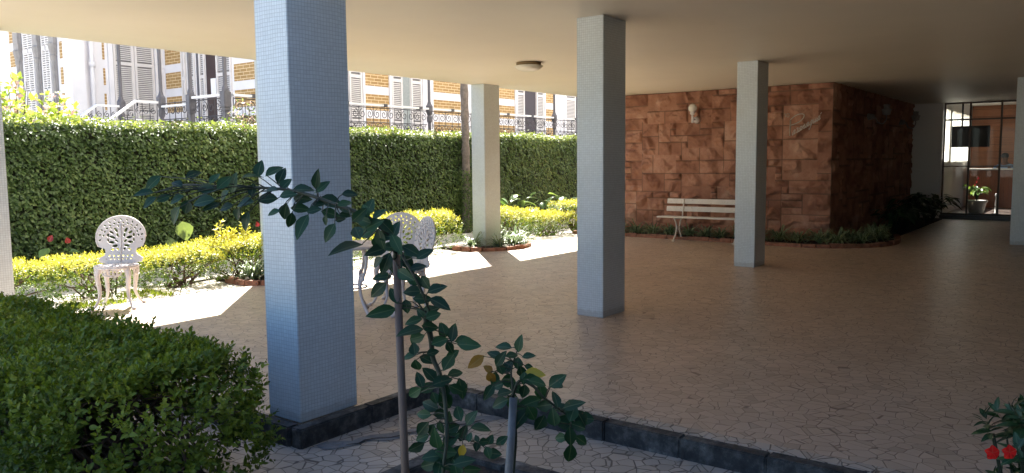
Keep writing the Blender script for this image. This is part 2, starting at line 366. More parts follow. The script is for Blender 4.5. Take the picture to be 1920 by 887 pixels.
def fast_mesh(name, v, faces, mat, attrs=None, parent=None, smooth=False, world=False):
    """v (n,3); faces list of arrays (m,k)"""
    if parent is not None and world: v = v - np.array(parent.location)
    me = bpy.data.meshes.new(name)
    me.vertices.add(len(v)); me.vertices.foreach_set('co', np.asarray(v, np.float32).ravel())
    loops = np.concatenate([f.ravel() for f in faces]); tot = np.concatenate([np.full(len(f), f.shape[1]) for f in faces])
    me.loops.add(len(loops)); me.loops.foreach_set('vertex_index', loops.astype(np.int32))
    me.polygons.add(len(tot)); st = np.concatenate([[0], np.cumsum(tot)[:-1]])
    me.polygons.foreach_set('loop_start', st.astype(np.int32)); me.polygons.foreach_set('loop_total', tot.astype(np.int32))
    me.update(calc_edges=True)
    for a, arr in (attrs or {}).items():
        at = me.attributes.new(a, 'FLOAT', 'POINT'); at.data.foreach_set('value', np.asarray(arr, np.float32))
    if smooth: me.polygons.foreach_set('use_smooth', [True]*len(me.polygons))
    me.materials.append(mat); o = bpy.data.objects.new(name, me); C.objects.link(o)
    if parent is not None: o.parent = parent
    return o

def nrm(a): return a/np.maximum(np.linalg.norm(a, axis=-1, keepdims=True), 1e-9)
T1 = np.array([(0, 0, 0), (.42, .5, 1), (1, 0, 0), (.42, -.5, 1)], float); F1 = [np.array([(0, 3, 2), (0, 2, 1)])]
T2 = np.array([(0, 0, 0), (.22, .36, 1), (.22, -.36, 1), (.22, 0, 0), (.6, .44, 1), (.6, -.44, 1), (.6, 0, 0), (1, 0, 0), (.42, .5, 1), (.42, -.5, 1), (.42, 0, 0), (.84, .24, 1), (.84, -.24, 1), (.84, 0, 0)], float)
F2 = [np.array([(0, 3, 1), (0, 2, 3), (11, 13, 7), (13, 12, 7)]), np.array([(1, 3, 10, 8), (3, 2, 9, 10), (8, 10, 6, 4), (10, 9, 5, 6), (4, 6, 13, 11), (6, 5, 12, 13)])]
def leaves(P, D, Nn, L, W, level=1, fold=.25, curl=.15):
    P = np.asarray(P, float); n = len(P); D = nrm(np.asarray(D, float)); Nn = nrm(Nn - (Nn*D).sum(1, keepdims=True)*D)
    Sd = np.cross(Nn, D); L = np.broadcast_to(L, (n,)); W = np.broadcast_to(W, (n,))
    T, Fs = (T1, F1) if level == 1 else (T2, F2)
    u, v, e = T[:, 0], T[:, 1], T[:, 2]
    h = np.abs(v)[None, :]*fold*W[:, None]*2*.5 - curl*L[:, None]*(u**2)[None, :]
    V = P[:, None, :] + D[:, None, :]*(L[:, None]*u[None, :])[..., None] + Sd[:, None, :]*(W[:, None]*v[None, :])[..., None] + Nn[:, None, :]*h[..., None]
    k = len(T); off = (np.arange(n)*k)[:, None, None]
    return V.reshape(-1, 3), [(off+f[None]).reshape(-1, f.shape[1]) for f in Fs], k
def leaf_obj(name, parent, mat, P, D, Nn, L, W, rnd, level=1, fold=.25, curl=.15, world=True, smooth=False):
    V, Fs, k = leaves(P, D, Nn, L, W, level, fold, curl)
    at = {'rnd': np.repeat(rnd, k)}
    if level == 2: at['rib'] = np.tile(1-2*np.abs(T2[:, 1]), len(rnd))
    return fast_mesh(name, V, Fs, mat, at, parent, smooth, world)
def shoots(O, A, k, spacing, L, W, spread=.9, jit=.35, droop=0):
    """k leaves spiralling round each shoot (origin O, axis A)"""
    n = len(O); A = nrm(A); ref = nrm(np.cross(A, rng.normal(size=(n, 3)))); r2 = np.cross(A, ref)
    Ps, Ds, Ns, Ls = [], [], [], []
    for j in range(k):
        az = j*math.pi/2 + (j//2)*.4 + (math.pi/2 if j % 2 else 0)*1 + rng.normal(size=n)*.3 + (j % 2)*math.pi/2
        rad = ref*np.cos(az)[:, None] + r2*np.sin(az)[:, None]
        t = j/max(1, k-1); sp = spread*(1-.65*t)
        d = nrm(A*(1-sp*.75) + rad*sp + rng.normal(size=(n, 3))*jit*.4 + np.array([0, 0, -droop]))
        Ps.append(O+A*(j*spacing)); Ds.append(d); Ns.append(nrm(A+rng.normal(size=(n, 3))*jit - rad*.2)); Ls.append(L*(1-.4*t)*rng.uniform(.75, 1.2, n))
    P = np.concatenate(Ps); L_ = np.concatenate(Ls)
    return P, np.concatenate(Ds), np.concatenate(Ns), L_, L_*W

def tag(o, label, cat, group=None, kind=None):
    if label: o['label'] = label
    if cat: o['category'] = cat
    if group: o['group'] = group
    if kind: o['kind'] = kind
    return o
def struct(o): o['kind'] = 'structure'; return o
def thing(name, label, cat, loc=(0, 0, 0), rz=0, group=None):
    o = bpy.data.objects.new(name, None); C.objects.link(o); o.empty_display_size = .1
    o.location = loc; o.rotation_euler = (0, 0, rz); return tag(o, label, cat, group)
def dup(root, loc, rz=0, label=None, scale=None):
    r = root.copy(); C.objects.link(r); r.location = loc; r.rotation_euler = (0, 0, rz)
    if label: r['label'] = label
    if scale: r.scale = (scale,)*3
    for ch in list(root.children):
        c = ch.copy(); C.objects.link(c); c.parent = r
        for g in list(ch.children):
            d = g.copy(); C.objects.link(d); d.parent = c
    return r
def poly_plate(name, outline, holes, thick, mat, parent, xf):
    """flat plate with cut-outs, drawn in 2D, then mapped with xf(Vector)->Vector"""
    cu_ = bpy.data.curves.new('plate', 'CURVE'); cu_.dimensions = '2D'; cu_.fill_mode = 'BOTH'; cu_.extrude = thick/2
    for pl in [outline]+holes:
        sp = cu_.splines.new('POLY'); sp.points.add(len(pl)-1); sp.use_cyclic_u = True
        for i, p in enumerate(pl): sp.points[i].co = (p[0], p[1], 0, 1)
    ob = bpy.data.objects.new('plate', cu_); C.objects.link(ob)
    dg = bpy.context.evaluated_depsgraph_get(); me = bpy.data.meshes.new_from_object(ob.evaluated_get(dg))
    bpy.data.objects.remove(ob); me.name = name
    for v in me.vertices: v.co = xf(v.co)
    me.materials.clear(); me.materials.append(mat)
    o = bpy.data.objects.new(name, me); C.objects.link(o); o.parent = parent; return o
def ell(cx, cy, a, b, ang=0, n=10):
    ca, sa = math.cos(ang), math.sin(ang)
    return [(cx+a*math.cos(t)*ca-b*math.sin(t)*sa, cy+a*math.cos(t)*sa+b*math.sin(t)*ca) for t in [2*math.pi*i/n for i in range(n)]]

def vnoise(x, y, seed=0):
    """cheap value noise"""
    xi = np.floor(x).astype(int); yi = np.floor(y).astype(int); xf = x-xi; yf = y-yi
    def h(a, b):
        t = np.sin(a*127.1+b*311.7+seed*74.7)*43758.5453; return t-np.floor(t)
    u = xf*xf*(3-2*xf); v = yf*yf*(3-2*yf)
    return (h(xi, yi)*(1-u)+h(xi+1, yi)*u)*(1-v)+(h(xi, yi+1)*(1-u)+h(xi+1, yi+1)*u)*v
def fbm(x, y, o=4, seed=0): return sum(vnoise(x*2**i, y*2**i, seed+i)*.5**i for i in range(o))/(2-.5**(o-1))

# ------------------------------------------------------------------ setting: ground, floors
H = 2.862; ZL = -.11
struct(MB().box(-150, 250, -150, 250, -.6, -.32).build('ground', M['gravel']))
struct(MB().box(-14, 3.9, -12, 8.4, -.3, ZL).build('lower_floor', M['floor_low']))
b = MB(); L_out = [(2.86, 3.65), (3.98, 3.65), (3.98, -2.0), (22.3, -2.0), (22.3, 8.44), (2.86, 8.44)]
n = len(L_out); b.add([(x, y, 0) for x, y in L_out]+[(x, y, -.3) for x, y in L_out], [tuple(range(n))]+[(i, i+n, (i+1) % n+n, (i+1) % n) for i in range(n)])
struct(b.build('upper_floor', M['floor']))
struct(MB().box(-14, 30, 8.50, 11.3, -.3, -.012).build('garden_strip', M['gravel']))
struct(MB().box(-14, 30, 8.4401, 8.50, -.3, -.022).build('drain_groove', M['groove']))
# tile border along the kerb: rectangular pieces with dark joints
bb = MB()
y = 3.5
while y > -2:
    h_ = random.uniform(.10, .17); bb.box(3.984, 4.075, y-h_, y-.006, -.01, .004); y -= h_
x = 3.985
struct(bb.build('tile_border', M['floor_low']))
# kerb of separate weathered stones
kb = MB()
def kerb_run(x0, y0, x1, y1, w, z0, z1, ln=.48):
    L = math.hypot(x1-x0, y1-y0); k = max(1, round(L/ln)); dx, dy = (x1-x0)/L, (y1-y0)/L; nx, ny = -dy, dx
    for i in range(k):
        a, e = L*i/k+.0015, L*(i+1)/k-.0015; j = random.uniform(-.004, .004)
        pts = [(x0+dx*t+nx*s, y0+dy*t+ny*s) for t, s in ((a, j), (e, j), (e, w+j), (a, w+j))]
        X = [p[0] for p in pts]; Y = [p[1] for p in pts]
        kb.bbox(min(X), max(X), min(Y), max(Y), z0, z1+random.uniform(-.002, .002), .008)
kerb_run(2.78, 3.565, 3.88, 3.565, .085, ZL-.1, .005)
kerb_run(3.975, 3.65, 3.975, -2.0, -.09, ZL-.1, .005)
kerb_run(2.855, 3.66, 2.855, 8.4, .085, ZL-.1, .005)
struct(kb.build('kerb', M['kerb'], smooth=False))
# planting bed with its low kerb
kb = MB()
kerb_run(.6, 2.72, 3.09, 2.72, .1, ZL-.1, -.03); kerb_run(3.19, 2.82, 3.19, -.8, -.1, ZL-.1, -.03)
kerb_run(.6, -.8, .6, 2.72, -.1, ZL-.1, -.03)
struct(kb.build('planter_kerb', M['kerb']))
struct(MB().box(.7, 3.09, -.8, 2.72, ZL, -.06).build('planter_soil', M['soil']))
# mortar patch and crack running from the kerb corner
def ribbon(name, pts, wid, z, mat):
    V = []; Fc = []
    for i, (x, y) in enumerate(pts):
        a = Vector(pts[min(i+1, len(pts)-1)])-Vector(pts[max(i-1, 0)]); a.normalize(); nn = Vector((-a.y, a.x))*wid[i]
        V += [(x+nn.x, y+nn.y, z), (x-nn.x, y-nn.y, z)]
        if i: Fc.append((2*i-2, 2*i-1, 2*i+1, 2*i))
    return struct(MB().add(V, Fc).build(name, mat))
cp = [(2.86+.055*i*1.05, 3.50-.028*i+.018*math.sin(i*1.7)+random.uniform(-.008, .008)) for i in range(20)]
ribbon('mortar_patch', cp, [.05+.015*math.sin(i*1.3) for i in range(20)], ZL+.004, M['mortar'])
ribbon('floor_crack', [(x, y-.03) for x, y in cp[2:17]], [.002+.006*abs(math.sin(i*.9)) for i in range(15)], ZL+.008, M['crack'])

# ------------------------------------------------------------------ the building over the terrace
bld = thing('apartment_building', 'pale apartment block standing on tiled pillars over the open terrace', 'building', (8, 3, 0))
MB().box(2.82, 22.3, -2.2, 8.95, H, H+.25).build('ceiling_slab', M['ceiling'], bld, world=True)
MB().box(2.82, 22.3, -2.2, 8.95, H+.252, 21).build('upper_storeys', M['upper'], bld, world=True)
MB().box(22.302, 29, -2.2, 3.3, 3.05, 21).build('lobby_ceiling', M['white_wall'], bld, world=True)
MB().box(4.3, 22.19, -.25, -.02, -.3, H-.002).build('side_wall', M['brown_wall'], bld, world=True)  # dark wall added just out of view to keep the terrace interior shaded
MB().box(22.171, 22.34, 3.2, 3.95, 0, H-.002).build('white_wall', M['white_wall'], bld, world=True)

bw = MB().box(-9, 4.25, -2.6, -2.4, -.3, 3.3).box(-9, 4.25, -2.64, -2.36, 3.302, 3.36).build('sky_block_wall', M['brown_wall']); tag(bw, 'high dark rendered boundary wall behind the camera on the right side', 'wall')  # invented wall out of view, cuts low sky light on the pillars
pilr = [  # x, y, label
 (2.856, 3.655, 'nearest white mosaic tiled pillar standing on the black kerb corner'),
 (6.564, 3.79, 'white mosaic tiled pillar in the middle of the tiled floor'),
 (10.879, 3.85, 'white mosaic tiled pillar in front of the garden bench'),
 (16.136, .93, 'white mosaic tiled pillar at the right edge before the lobby'),
 (10.893, 8.66, 'cream tiled pillar rising from a small spider plant bed at the garden edge'),
 (6.45, 8.66, 'cream tiled pillar behind the nearest pillar at the garden edge'),
 (2.893, 8.66, 'cream tiled pillar at the left edge with a stick leaning on it')]
for x, y, lb in pilr:
    o = MB().bbox(-.2185, .2185, -.1455, .1455, 0, H-.001, .004).build('pillar', M['mosaic'])
    o.location = (x+.2185, y+.1455, 0 if (x, y) != (2.856, 3.655) else .006); tag(o, lb, 'pillar', 'mosaic pillars holding up the building')

# ------------------------------------------------------------------ rough stone walls
def stone_wall(w_, h_, seed, res=.016):
    """returns grid arrays of a rock-faced ashlar wall: (s, z, depth, rnd, joint)"""
    rr = random.Random(seed); cell = .125; nx, nz = int(w_/cell)+1, int(h_/cell)+1
    own = -np.ones((nx, nz), int); blocks = []
    sizes = [(4, 2), (3, 2), (3, 2), (3, 1), (4, 3), (2, 3), (5, 3), (2, 1), (4, 2), (5, 2)]
    for j in range(nz):
        for i in range(nx):
            if own[i, j] >= 0: continue
            rr.shuffle(sizes)
            for a, c in sizes+[(2, 1), (1, 1)]:
                if i+a <= nx and j+c <= nz and (own[i:i+a, j:j+c] < 0).all():
                    own[i:i+a, j:j+c] = len(blocks); blocks.append((i*cell, j*cell, a*cell, c*cell)); break
    B = np.array(blocks); nb = len(B)
    s = np.arange(0, w_+res*.5, res); z = np.arange(0, h_+res*.5, res); Sg, Zg = np.meshgrid(s, z, indexing='ij')
    id_ = own[np.minimum((Sg/cell).astype(int), nx-1), np.minimum((Zg/cell).astype(int), nz-1)]
    bx = B[id_]; us = (Sg-bx[..., 0]); uz = (Zg-bx[..., 1])
    d = np.minimum(np.minimum(us, bx[..., 2]-us), np.minimum(uz, bx[..., 3]-uz))
    g = np.random.default_rng(seed); K = 5
    pl = np.stack([g.uniform(.045, .12, (nb, K)), g.normal(0, .5, (nb, K)), g.normal(0, .5, (nb, K))], -1)
    cx = us-bx[..., 2]/2; cz = uz-bx[..., 3]/2
    hh = np.min(pl[id_][..., 0]+pl[id_][..., 1]*cx[..., None]+pl[id_][..., 2]*cz[..., None], -1)
    hh = hh + (fbm(Sg*6, Zg*6, 5, seed)-.5)*.11+(np.abs(fbm(Sg*13, Zg*13, 3, seed+4)-.5))*.09
    e = np.clip(d/.022, 0, 1); e = e*e*(3-2*e)
    dep = (.008+np.clip(hh, .0, .15))*e
    rnd = g.uniform(0, 1, nb)[id_]
    return Sg, Zg, dep, rnd, (d < .006).astype(float)
def wall_grid(name, Sg, Zg, dep, rnd, jt, fn, mat, parent):
    a, c = Sg.shape; V = fn(Sg, Zg, dep).reshape(-1, 3); I = np.arange(a*c).reshape(a, c)
    q = np.stack([I[:-1, :-1], I[1:, :-1], I[1:, 1:], I[:-1, 1:]], -1).reshape(-1, 4)
    return fast_mesh(name, V, [q], mat, {'rnd': rnd.ravel(), 'joint': jt.ravel()}, parent, False, True)
sw = thing('stone_wall', 'rough red sandstone block wall lit behind the white bench', 'wall', (14.8, 6, 0))
G = stone_wall(8.95-3.87, H-.01, 5)
taper = np.clip(G[0]/.04, 0, 1)
wall_grid('stone_facing', G[0], G[1], G[2]*taper*.8, G[3], G[4], lambda s, z, d: np.stack([14.80-d, 3.87+s, z], -1), M['stone'], sw)
MB().box(14.801, 15.0, 3.88, 8.94, 0, H-.003).build('wall_core', M['stone'], sw, world=True)
sw2 = thing('stone_wall', 'dark shaded sandstone block wall running back to the lobby', 'wall', (18.5, 3.9, 0))
G = stone_wall(22.1-14.8, H-.01, 9, .03)
taper = np.clip(G[0]/.04, 0, 1)
wall_grid('stone_facing', G[0], G[1], G[2]*taper*.5, G[3], G[4], lambda s, z, d: np.stack([14.80+s, 3.87-d, z], -1), M['stone'], sw2)
MB().box(14.8, 22.17, 3.871, 4.05, 0, H-.003).build('wall_core', M['stone'], sw2, world=True)

# script lettering on the wall (plane x = 14.72): coordinates read as (photo px, py) on that plane
def on_wall(px, py, X=14.63):
    d = cf + cr*((px-960)/F_PX) - cu*((py-443.5)/F_PX); t = X/d.x; return CAM+d*t
def zp(X, Y): return on_wall(1465+X/11.09, 190+Y/11.09)
def smooth_path(pts, k=5):
    P = [Vector(p) for p in pts]; out = []
    for i in range(len(P)-1):
        a, b_, c, d = P[max(i-1, 0)], P[i], P[i+1], P[min(i+2, len(P)-1)]
        for j in range(k):
            t = j/k; out.append(.5*((2*b_)+(c-a)*t+(2*a-5*b_+4*c-d)*t*t+(3*b_-a-3*c+d)*t**3))
    return out+[P[-1]]
sg = thing('lettering', 'metal script letters reading Paranaguá on the red stone wall', 'sign', tuple(zp(500, 500)))
mb = MB()
mb.tube([zp(175, 720), zp(190, 390)], .012, 6)
mb.tube(smooth_path([zp(190, 385), zp(290, 300), zp(400, 262), zp(470, 275), zp(460, 340), zp(380, 420), zp(280, 470), zp(195, 495)]), .009, 6)
def LP(u, v):  # letter plane: u along the baseline, v upward (letter height about 1), slanted script
    x0, y0 = 215, 715; bx_, by_ = 640/8.0, -365/8.0
    return zp(x0+bx_*u+30*v, y0+by_*u-105*v)
def letter(st): 
    for s_ in st: mb.tube(smooth_path([LP(*p) for p in s_], 4), .0058, 5)
def a_(o): letter([[(o+.62, .85), (o+.35, 1.0), (o+.1, .55), (o+.12, .08), (o+.35, .02), (o+.62, .8)], [(o+.66, .95), (o+.6, .2), (o+.75, 0), (o+1.0, .35)]])
def u_(o): letter([[(o, .95), (o-.02, .2), (o+.2, 0), (o+.5, .5), (o+.56, .95)], [(o+.56, .95), (o+.52, .2), (o+.66, 0), (o+.9, .35)]])
def n_(o): letter([[(o, .9), (o, 0)], [(o, .3), (o+.3, .95), (o+.45, .85), (o+.42, .15), (o+.6, 0), (o+.85, .35)]])
def r_(o): letter([[(o, .9), (o+.05, 1.15), (o+.2, 1.0), (o+.4, .95), (o+.32, .1), (o+.5, 0), (o+.75, .3)]])
a_(0); r_(.95); a_(1.65); n_(2.65); a_(3.5)
letter([[(5.1, .85), (4.85, 1.0), (4.6, .55), (4.65, .1), (4.9, .1), (5.12, .9)], [(5.15, .95), (5.05, -.5), (4.85, -.9), (4.7, -.6)]])
u_(5.5); a_(6.4); letter([[(7.0, 1.2), (7.25, 1.5)]])
mb.build('script_word', M['chrome_text'], sg, True, world=True)
mb = MB()
for a1, a2 in (((115, 258), (165, 258)), ((165, 258), (160, 325)), ((160, 325), (118, 325)), ((118, 325), (115, 258)), ((60, 262), (90, 262)), ((90, 262), (85, 330))):
    mb.tube([zp(*a1), zp(*a2)], .006, 4)
mb.build('house_number', M['chrome_text'], sg, True, world=True)

# ------------------------------------------------------------------ lobby
lob = thing('entrance_lobby', 'glazed entrance lobby with red wood panelling behind the dark terrace', 'lobby', (25, 2, 0))
MB().box(22.32, 29, -2.2, 3.3, -.3, .09).build('lobby_floor', M['step'], lob, world=True)
MB().box(22.2, 22.319, -2, 3.2, -.3, .10).build('door_step', M['step'], lob, world=True)
MB().box(27.6, 27.8, -2.2, 3.2, .09, 3.049).build('back_wall', M['wood_h'], lob, world=True)
MB().box(22.32, 29, -2.4, -2.201, .09, 3.049).build('side_wall', M['white_wall'], lob, world=True)
mb = MB(); mb.box(22.34, 27.6, 3.2, 3.3, .09, 1.38).box(22.34, 27.6, 3.2, 3.3, 2.74, 3.049).box(23.25, 23.72, 3.2, 3.3, 1.38, 2.74).box(27.2, 27.6, 3.2, 3.3, 1.38, 2.74)
wl = mb.build('window_wall', M['white_wall'], lob, world=True)
wl.location = (0, 0, 0)
for xa, xb in ((22.4, 23.25), (23.72, 25.45), (25.5, 27.2)):
    f_ = MB(); t_ = .035
    f_.box(xa, xb, 3.22, 3.26, 1.38, 1.38+t_).box(xa, xb, 3.22, 3.26, 2.74-t_, 2.74).box(xa, xa+t_, 3.22, 3.26, 1.38+t_, 2.74-t_).box(xb-t_, xb, 3.22, 3.26, 1.38+t_, 2.74-t_).box(xa+t_, xb-t_, 3.225, 3.255, 2.38, 2.41)
    wf = f_.build('window', M['white_wall'], lob, world=True)
    bl = MB(); xx = xa+.05
    while xx < xb-.06:
        if not (24.25 < xx < 24.75 or 22.9 < xx < 23.1):
            z0 = 1.42 if random.random() > .1 else 1.42
            bl.add([(xx, 3.16, z0), (xx+.06, 3.195, z0), (xx+.06, 3.195, 2.72), (xx, 3.16, 2.72)], [(0, 1, 2, 3)])
        xx += .095
    ob = bl.build('blind', M['blind'], lob, world=True)
# glass front
gf = thing('glass_front', 'clear glass wall with dark bronze mullions in front of the lobby', 'glass wall', (22.3, 2, 0))
fm = MB()
for y in (3.17, 2.62, 1.97, 1.3, .3, -.7): fm.box(22.275, 22.325, y-.02, y+.02, .1, H)
for y0, y1 in ((2.64, 3.15), (1.99, 2.6), (1.32, 1.95), (.32, 1.28), (-.68, .28), (-2, -.72)):
    fm.box(22.28, 22.32, y0, y1, 2.42, 2.46).box(22.28, 22.32, y0, y1, .10, .15).box(22.28, 22.32, y0, y1, 1.29, 1.315).box(22.28, 22.32, y0, y1, 2.82, 2.86)
fm.build('frame', M['frame'], gf, world=True)
for y0, y1 in ((2.64, 3.15), (1.99, 2.6), (1.32, 1.95), (.32, 1.28), (-.68, .28), (-1.98, -.72)):
    MB().box(22.297, 22.303, y0, y1, .15, 2.82).build('pane', M['glass'], gf, world=True)
# counter
ct = thing('reception_counter', 'reddish wooden reception counter with upright boards inside the lobby', 'counter', (26.3, 1.7, .09))
MB().box(26.2, 26.32, -.5, 3.05, .09, 1.16).build('front_panel', M['wood_v'], ct, world=True)
MB().bbox(26.12, 26.6, -.55, 3.08, 1.16, 1.20, .008).build('counter_top', M['white_wood'], ct, world=True)
# television
tv = thing('television', 'flat black television hanging from the lobby ceiling on a pole', 'television', (23.35, 2.74, 1.8))
MB().bbox(23.33, 23.40, 2.30, 3.15, 1.78, 2.32, .008).build('screen_case', M['tv'], tv, world=True)
MB().tube([(23.42, 2.93, 2.1), (23.42, 2.93, 3.05)], .022, 8).build('ceiling_pole', M['tv'], tv, world=True)
# person behind the counter
def skin_fig(name, verts, edges, radii, mat, parent, sub=2):
    me = bpy.data.meshes.new(name); me.from_pydata(verts, edges, []); ob = bpy.data.objects.new(name, me); C.objects.link(ob)
    ob.modifiers.new('s', 'SKIN'); 
    for i, r in enumerate(radii): me.skin_vertices[0].data[i].radius = r if isinstance(r, tuple) else (r, r)
    me.skin_vertices[0].data[0].use_root = True
    m2 = ob.modifiers.new('ss', 'SUBSURF'); m2.levels = sub; m2.render_levels = sub
    dg = bpy.context.evaluated_depsgraph_get(); nm = bpy.data.meshes.new_from_object(ob.evaluated_get(dg))
    bpy.data.objects.remove(ob); nm.name = name; nm.materials.clear(); nm.materials.append(mat)
    nm.polygons.foreach_set('use_smooth', [True]*len(nm.polygons))
    o = bpy.data.objects.new(name, nm); C.objects.link(o); o.parent = parent; return o
pr = thing('person', 'person in a light blue shirt looking down behind the reception counter', 'person', (26.98, 2.25, .09), R_(180))
bv = [(0, 0, .66), (0, 0, .86), (.02, 0, 1.06), (.03, 0, 1.20), (.07, 0, 1.28), (.10, 0, 1.37), (.115, 0, 1.46),
      (.02, .17, 1.16), (.12, .24, .94), (.34, .16, 1.12), (.43, .11, 1.13), (.02, -.17, 1.16), (.12, -.24, .94), (.34, -.16, 1.12), (.43, -.11, 1.13),
      (.25, .10, .64), (.46, .11, .60), (.44, .11, .12), (.25, -.10, .64), (.46, -.11, .60), (.44, -.11, .12), (.56, .11, .06), (.56, -.11, .06)]
be = [(0, 1), (1, 2), (2, 3), (3, 4), (4, 5), (5, 6), (3, 7), (7, 8), (8, 9), (9, 10), (3, 11), (11, 12), (12, 13), (13, 14), (0, 15), (15, 16), (16, 17), (0, 18), (18, 19), (19, 20), (17, 21), (20, 22)]
brd = [(.13, .15), (.11, .14), (.12, .16), (.10, .13), .055, .085, .07, .065, .048, .036, .03, .065, .048, .036, .03, .085, .065, .04, .085, .065, .04, .035, .035]
skin_fig('body', bv, be, brd, M['skin'], pr)
sv = bv[:4]+[bv[7], bv[8], (.26, .195, 1.05), bv[11], bv[12], (.26, -.195, 1.05)]
skin_fig('shirt', sv, [(0, 1), (1, 2), (2, 3), (3, 4), (4, 5), (5, 6), (3, 7), (7, 8), (8, 9)], [(.17, .20), (.16, .20), (.18, .23), (.15, .19), .115, .09, .08, .115, .09, .08], M['shirt'], pr)
hb = MB(); hb.lathe([(.02, -.06), (.085, -.04), (.098, 0), (.09, .05), (.06, .085), (.005, .1)], (.095, 0, 1.455), 16); hb.build('hair', M['hair'], pr, True)
st_ = thing('stool', 'plain round stool under the person behind the counter', 'stool', (26.98, 2.25, .09))
MB().lathe([(.02, .50), (.18, .50), (.19, .52), (.18, .54), (.02, .54)]).build('seat', M['tv'], st_, True)
MB().tube([(0, 0, .02), (0, 0, .50)], .03, 8).lathe([(.2, 0), (.2, .02), (.05, .04)]).build('leg', M['frame'], st_)
# queue post
qp = thing('floor_stand', 'small white post with a round base on the sunlit lobby floor', 'stand', (23.25, 2.09, .09))
MB().lathe([(.10, 0), (.10, .012), (.02, .03), (.018, .42), (.026, .44), (.026, .50), (.01, .52)], sides=14).build('post', M['white_metal'], qp, True)

# ------------------------------------------------------------------ lamps
def lamp_globe(y, z):
    t = thing('wall_lamp', 'white globe wall lamp on a white bracket on the lit stone wall', 'wall lamp', (14.66, y, z))
    g = MB(); pr_ = [(.085*math.sin(a), .22-.085*math.cos(a)) for a in [math.pi*i/12 for i in range(13)]]; pr_[0] = (.02, pr_[0][1]); pr_[-1] = (.002, pr_[-1][1])
    g.lathe(pr_, (-.14, 0, 0), 20).build('globe', M['globe'], t, True)
    a = MB(); a.tube([(-.14, 0, -.06), (-.14, 0, .10)], .022, 10); a.lathe([(.025, .09), (.05, .11), (.05, .145), (.03, .15)], (-.14, 0, 0), 14)
    a.tube([(-.14, 0, .0), (-.02, 0, .0)], .014, 8); a.tube([(-.03, 0, .0), (0.10, 0, .0)], [.055, .075], 16)
    a.build('bracket', M['white_metal'], t, True); return t
lamp_globe(6.40, 2.29)
def sconce(x, label):
    t = thing('wall_lamp', label, 'wall lamp', (x, 3.76, 2.35), 0, 'sconces on the dark stone wall')
    a = MB(); a.tube(smooth_path([(0, .03, .0), (0, -.05, -.02), (0, -.11, -.12), (.03, -.2, -.14), (.05, -.25, -.05), (.05, -.25, .02)]), .012, 7)
    a.tube([(0, .09, 0), (0, -.03, 0)], [.07, .05], 12); a.build('arm', M['dull'], t, True)
    g = MB(); g.lathe([(.03, .02), (.075, .04), (.085, .10), (.10, .14), (.06, .15), (.055, .20), (.07, .23), (.01, .24)], (.05, -.25, 0), 16).build('shade', M['dull'], t, True)
sconce(17.3, 'curved arm wall lamp on the dark stone wall, nearer to the terrace')
sconce(20.4, 'curved arm wall lamp on the dark stone wall, nearer to the lobby')
cl = thing('ceiling_lamp', 'shallow frosted glass dome lamp on the cream ceiling', 'ceiling lamp', (9.02, 6.38, H))
MB().lathe([(.15, 0), (.17, -.004), (.17, -.035), (.02, -.037)], sides=28).build('base_plate', M['dome_rim'], cl, True)
MB().lathe([(.02, -.05), (.19, -.045), (.20, -.052), (.15, -.095), (.08, -.122), (.004, -.13)], sides=28).build('dome', M['dome'], cl, True)

# ------------------------------------------------------------------ bench
bn = thing('bench', 'white slatted garden bench with curled iron legs before the stone wall', 'bench', (13.95, 5.85, 0))
Y0, Y1 = -.88, .90
MB().bbox(-.24, -.13, Y0, Y1, .435, .46).bbox(-.11, .0, Y0, Y1, .43, .455).bbox(.02, .13, Y0, Y1, .425, .45).build('seat', M['white_wood'], bn)
for (x0, z0) in ((.235, .73), (.205, .58)):
    o = MB().bbox(-.012, .012, Y0, Y1, -.045, .05, .004).build('backrest', M['white_wood'], bn); o.location = (x0, 0, z0-.005 if z0 > .7 else z0); o.rotation_euler = (0, R_(9), 0)
for yy in (-.62, .55):
    g = MB()
    g.tube(smooth_path([(-.20, yy, .42), (-.13, yy, .33), (-.10, yy, .24), (-.15, yy, .12), (-.235, yy, .02), (-.26, yy, .012)]), [.016]*26, 6)
    g.tube(smooth_path([(.10, yy, .42), (.05, yy, .33), (.02, yy, .24), (.07, yy, .12), (.14, yy, .02), (.17, yy, .012)]), [.016]*26, 6)
    g.tube([(-.10, yy, .25), (.02, yy, .25)], .011, 6); g.tube([(p[0], yy, p[1]) for p in ell(-.04, .19, .035, .035, 0, 12)], .009, 6)
    g.lathe([(.03, 0), (.03, .015), (.01, .02)], (-.25, yy, 0), 10); g.lathe([(.03, 0), (.03, .015), (.01, .02)], (.16, yy, 0), 10)
    g.tube([(-.22, yy, .42), (.15, yy, .415)], .012, 6)
    g.tube([(.14, yy, .40), (.175, yy, .55), (.225, yy, .78)], .014, 6)
    g.build('leg', M['white_wood'], bn, True)

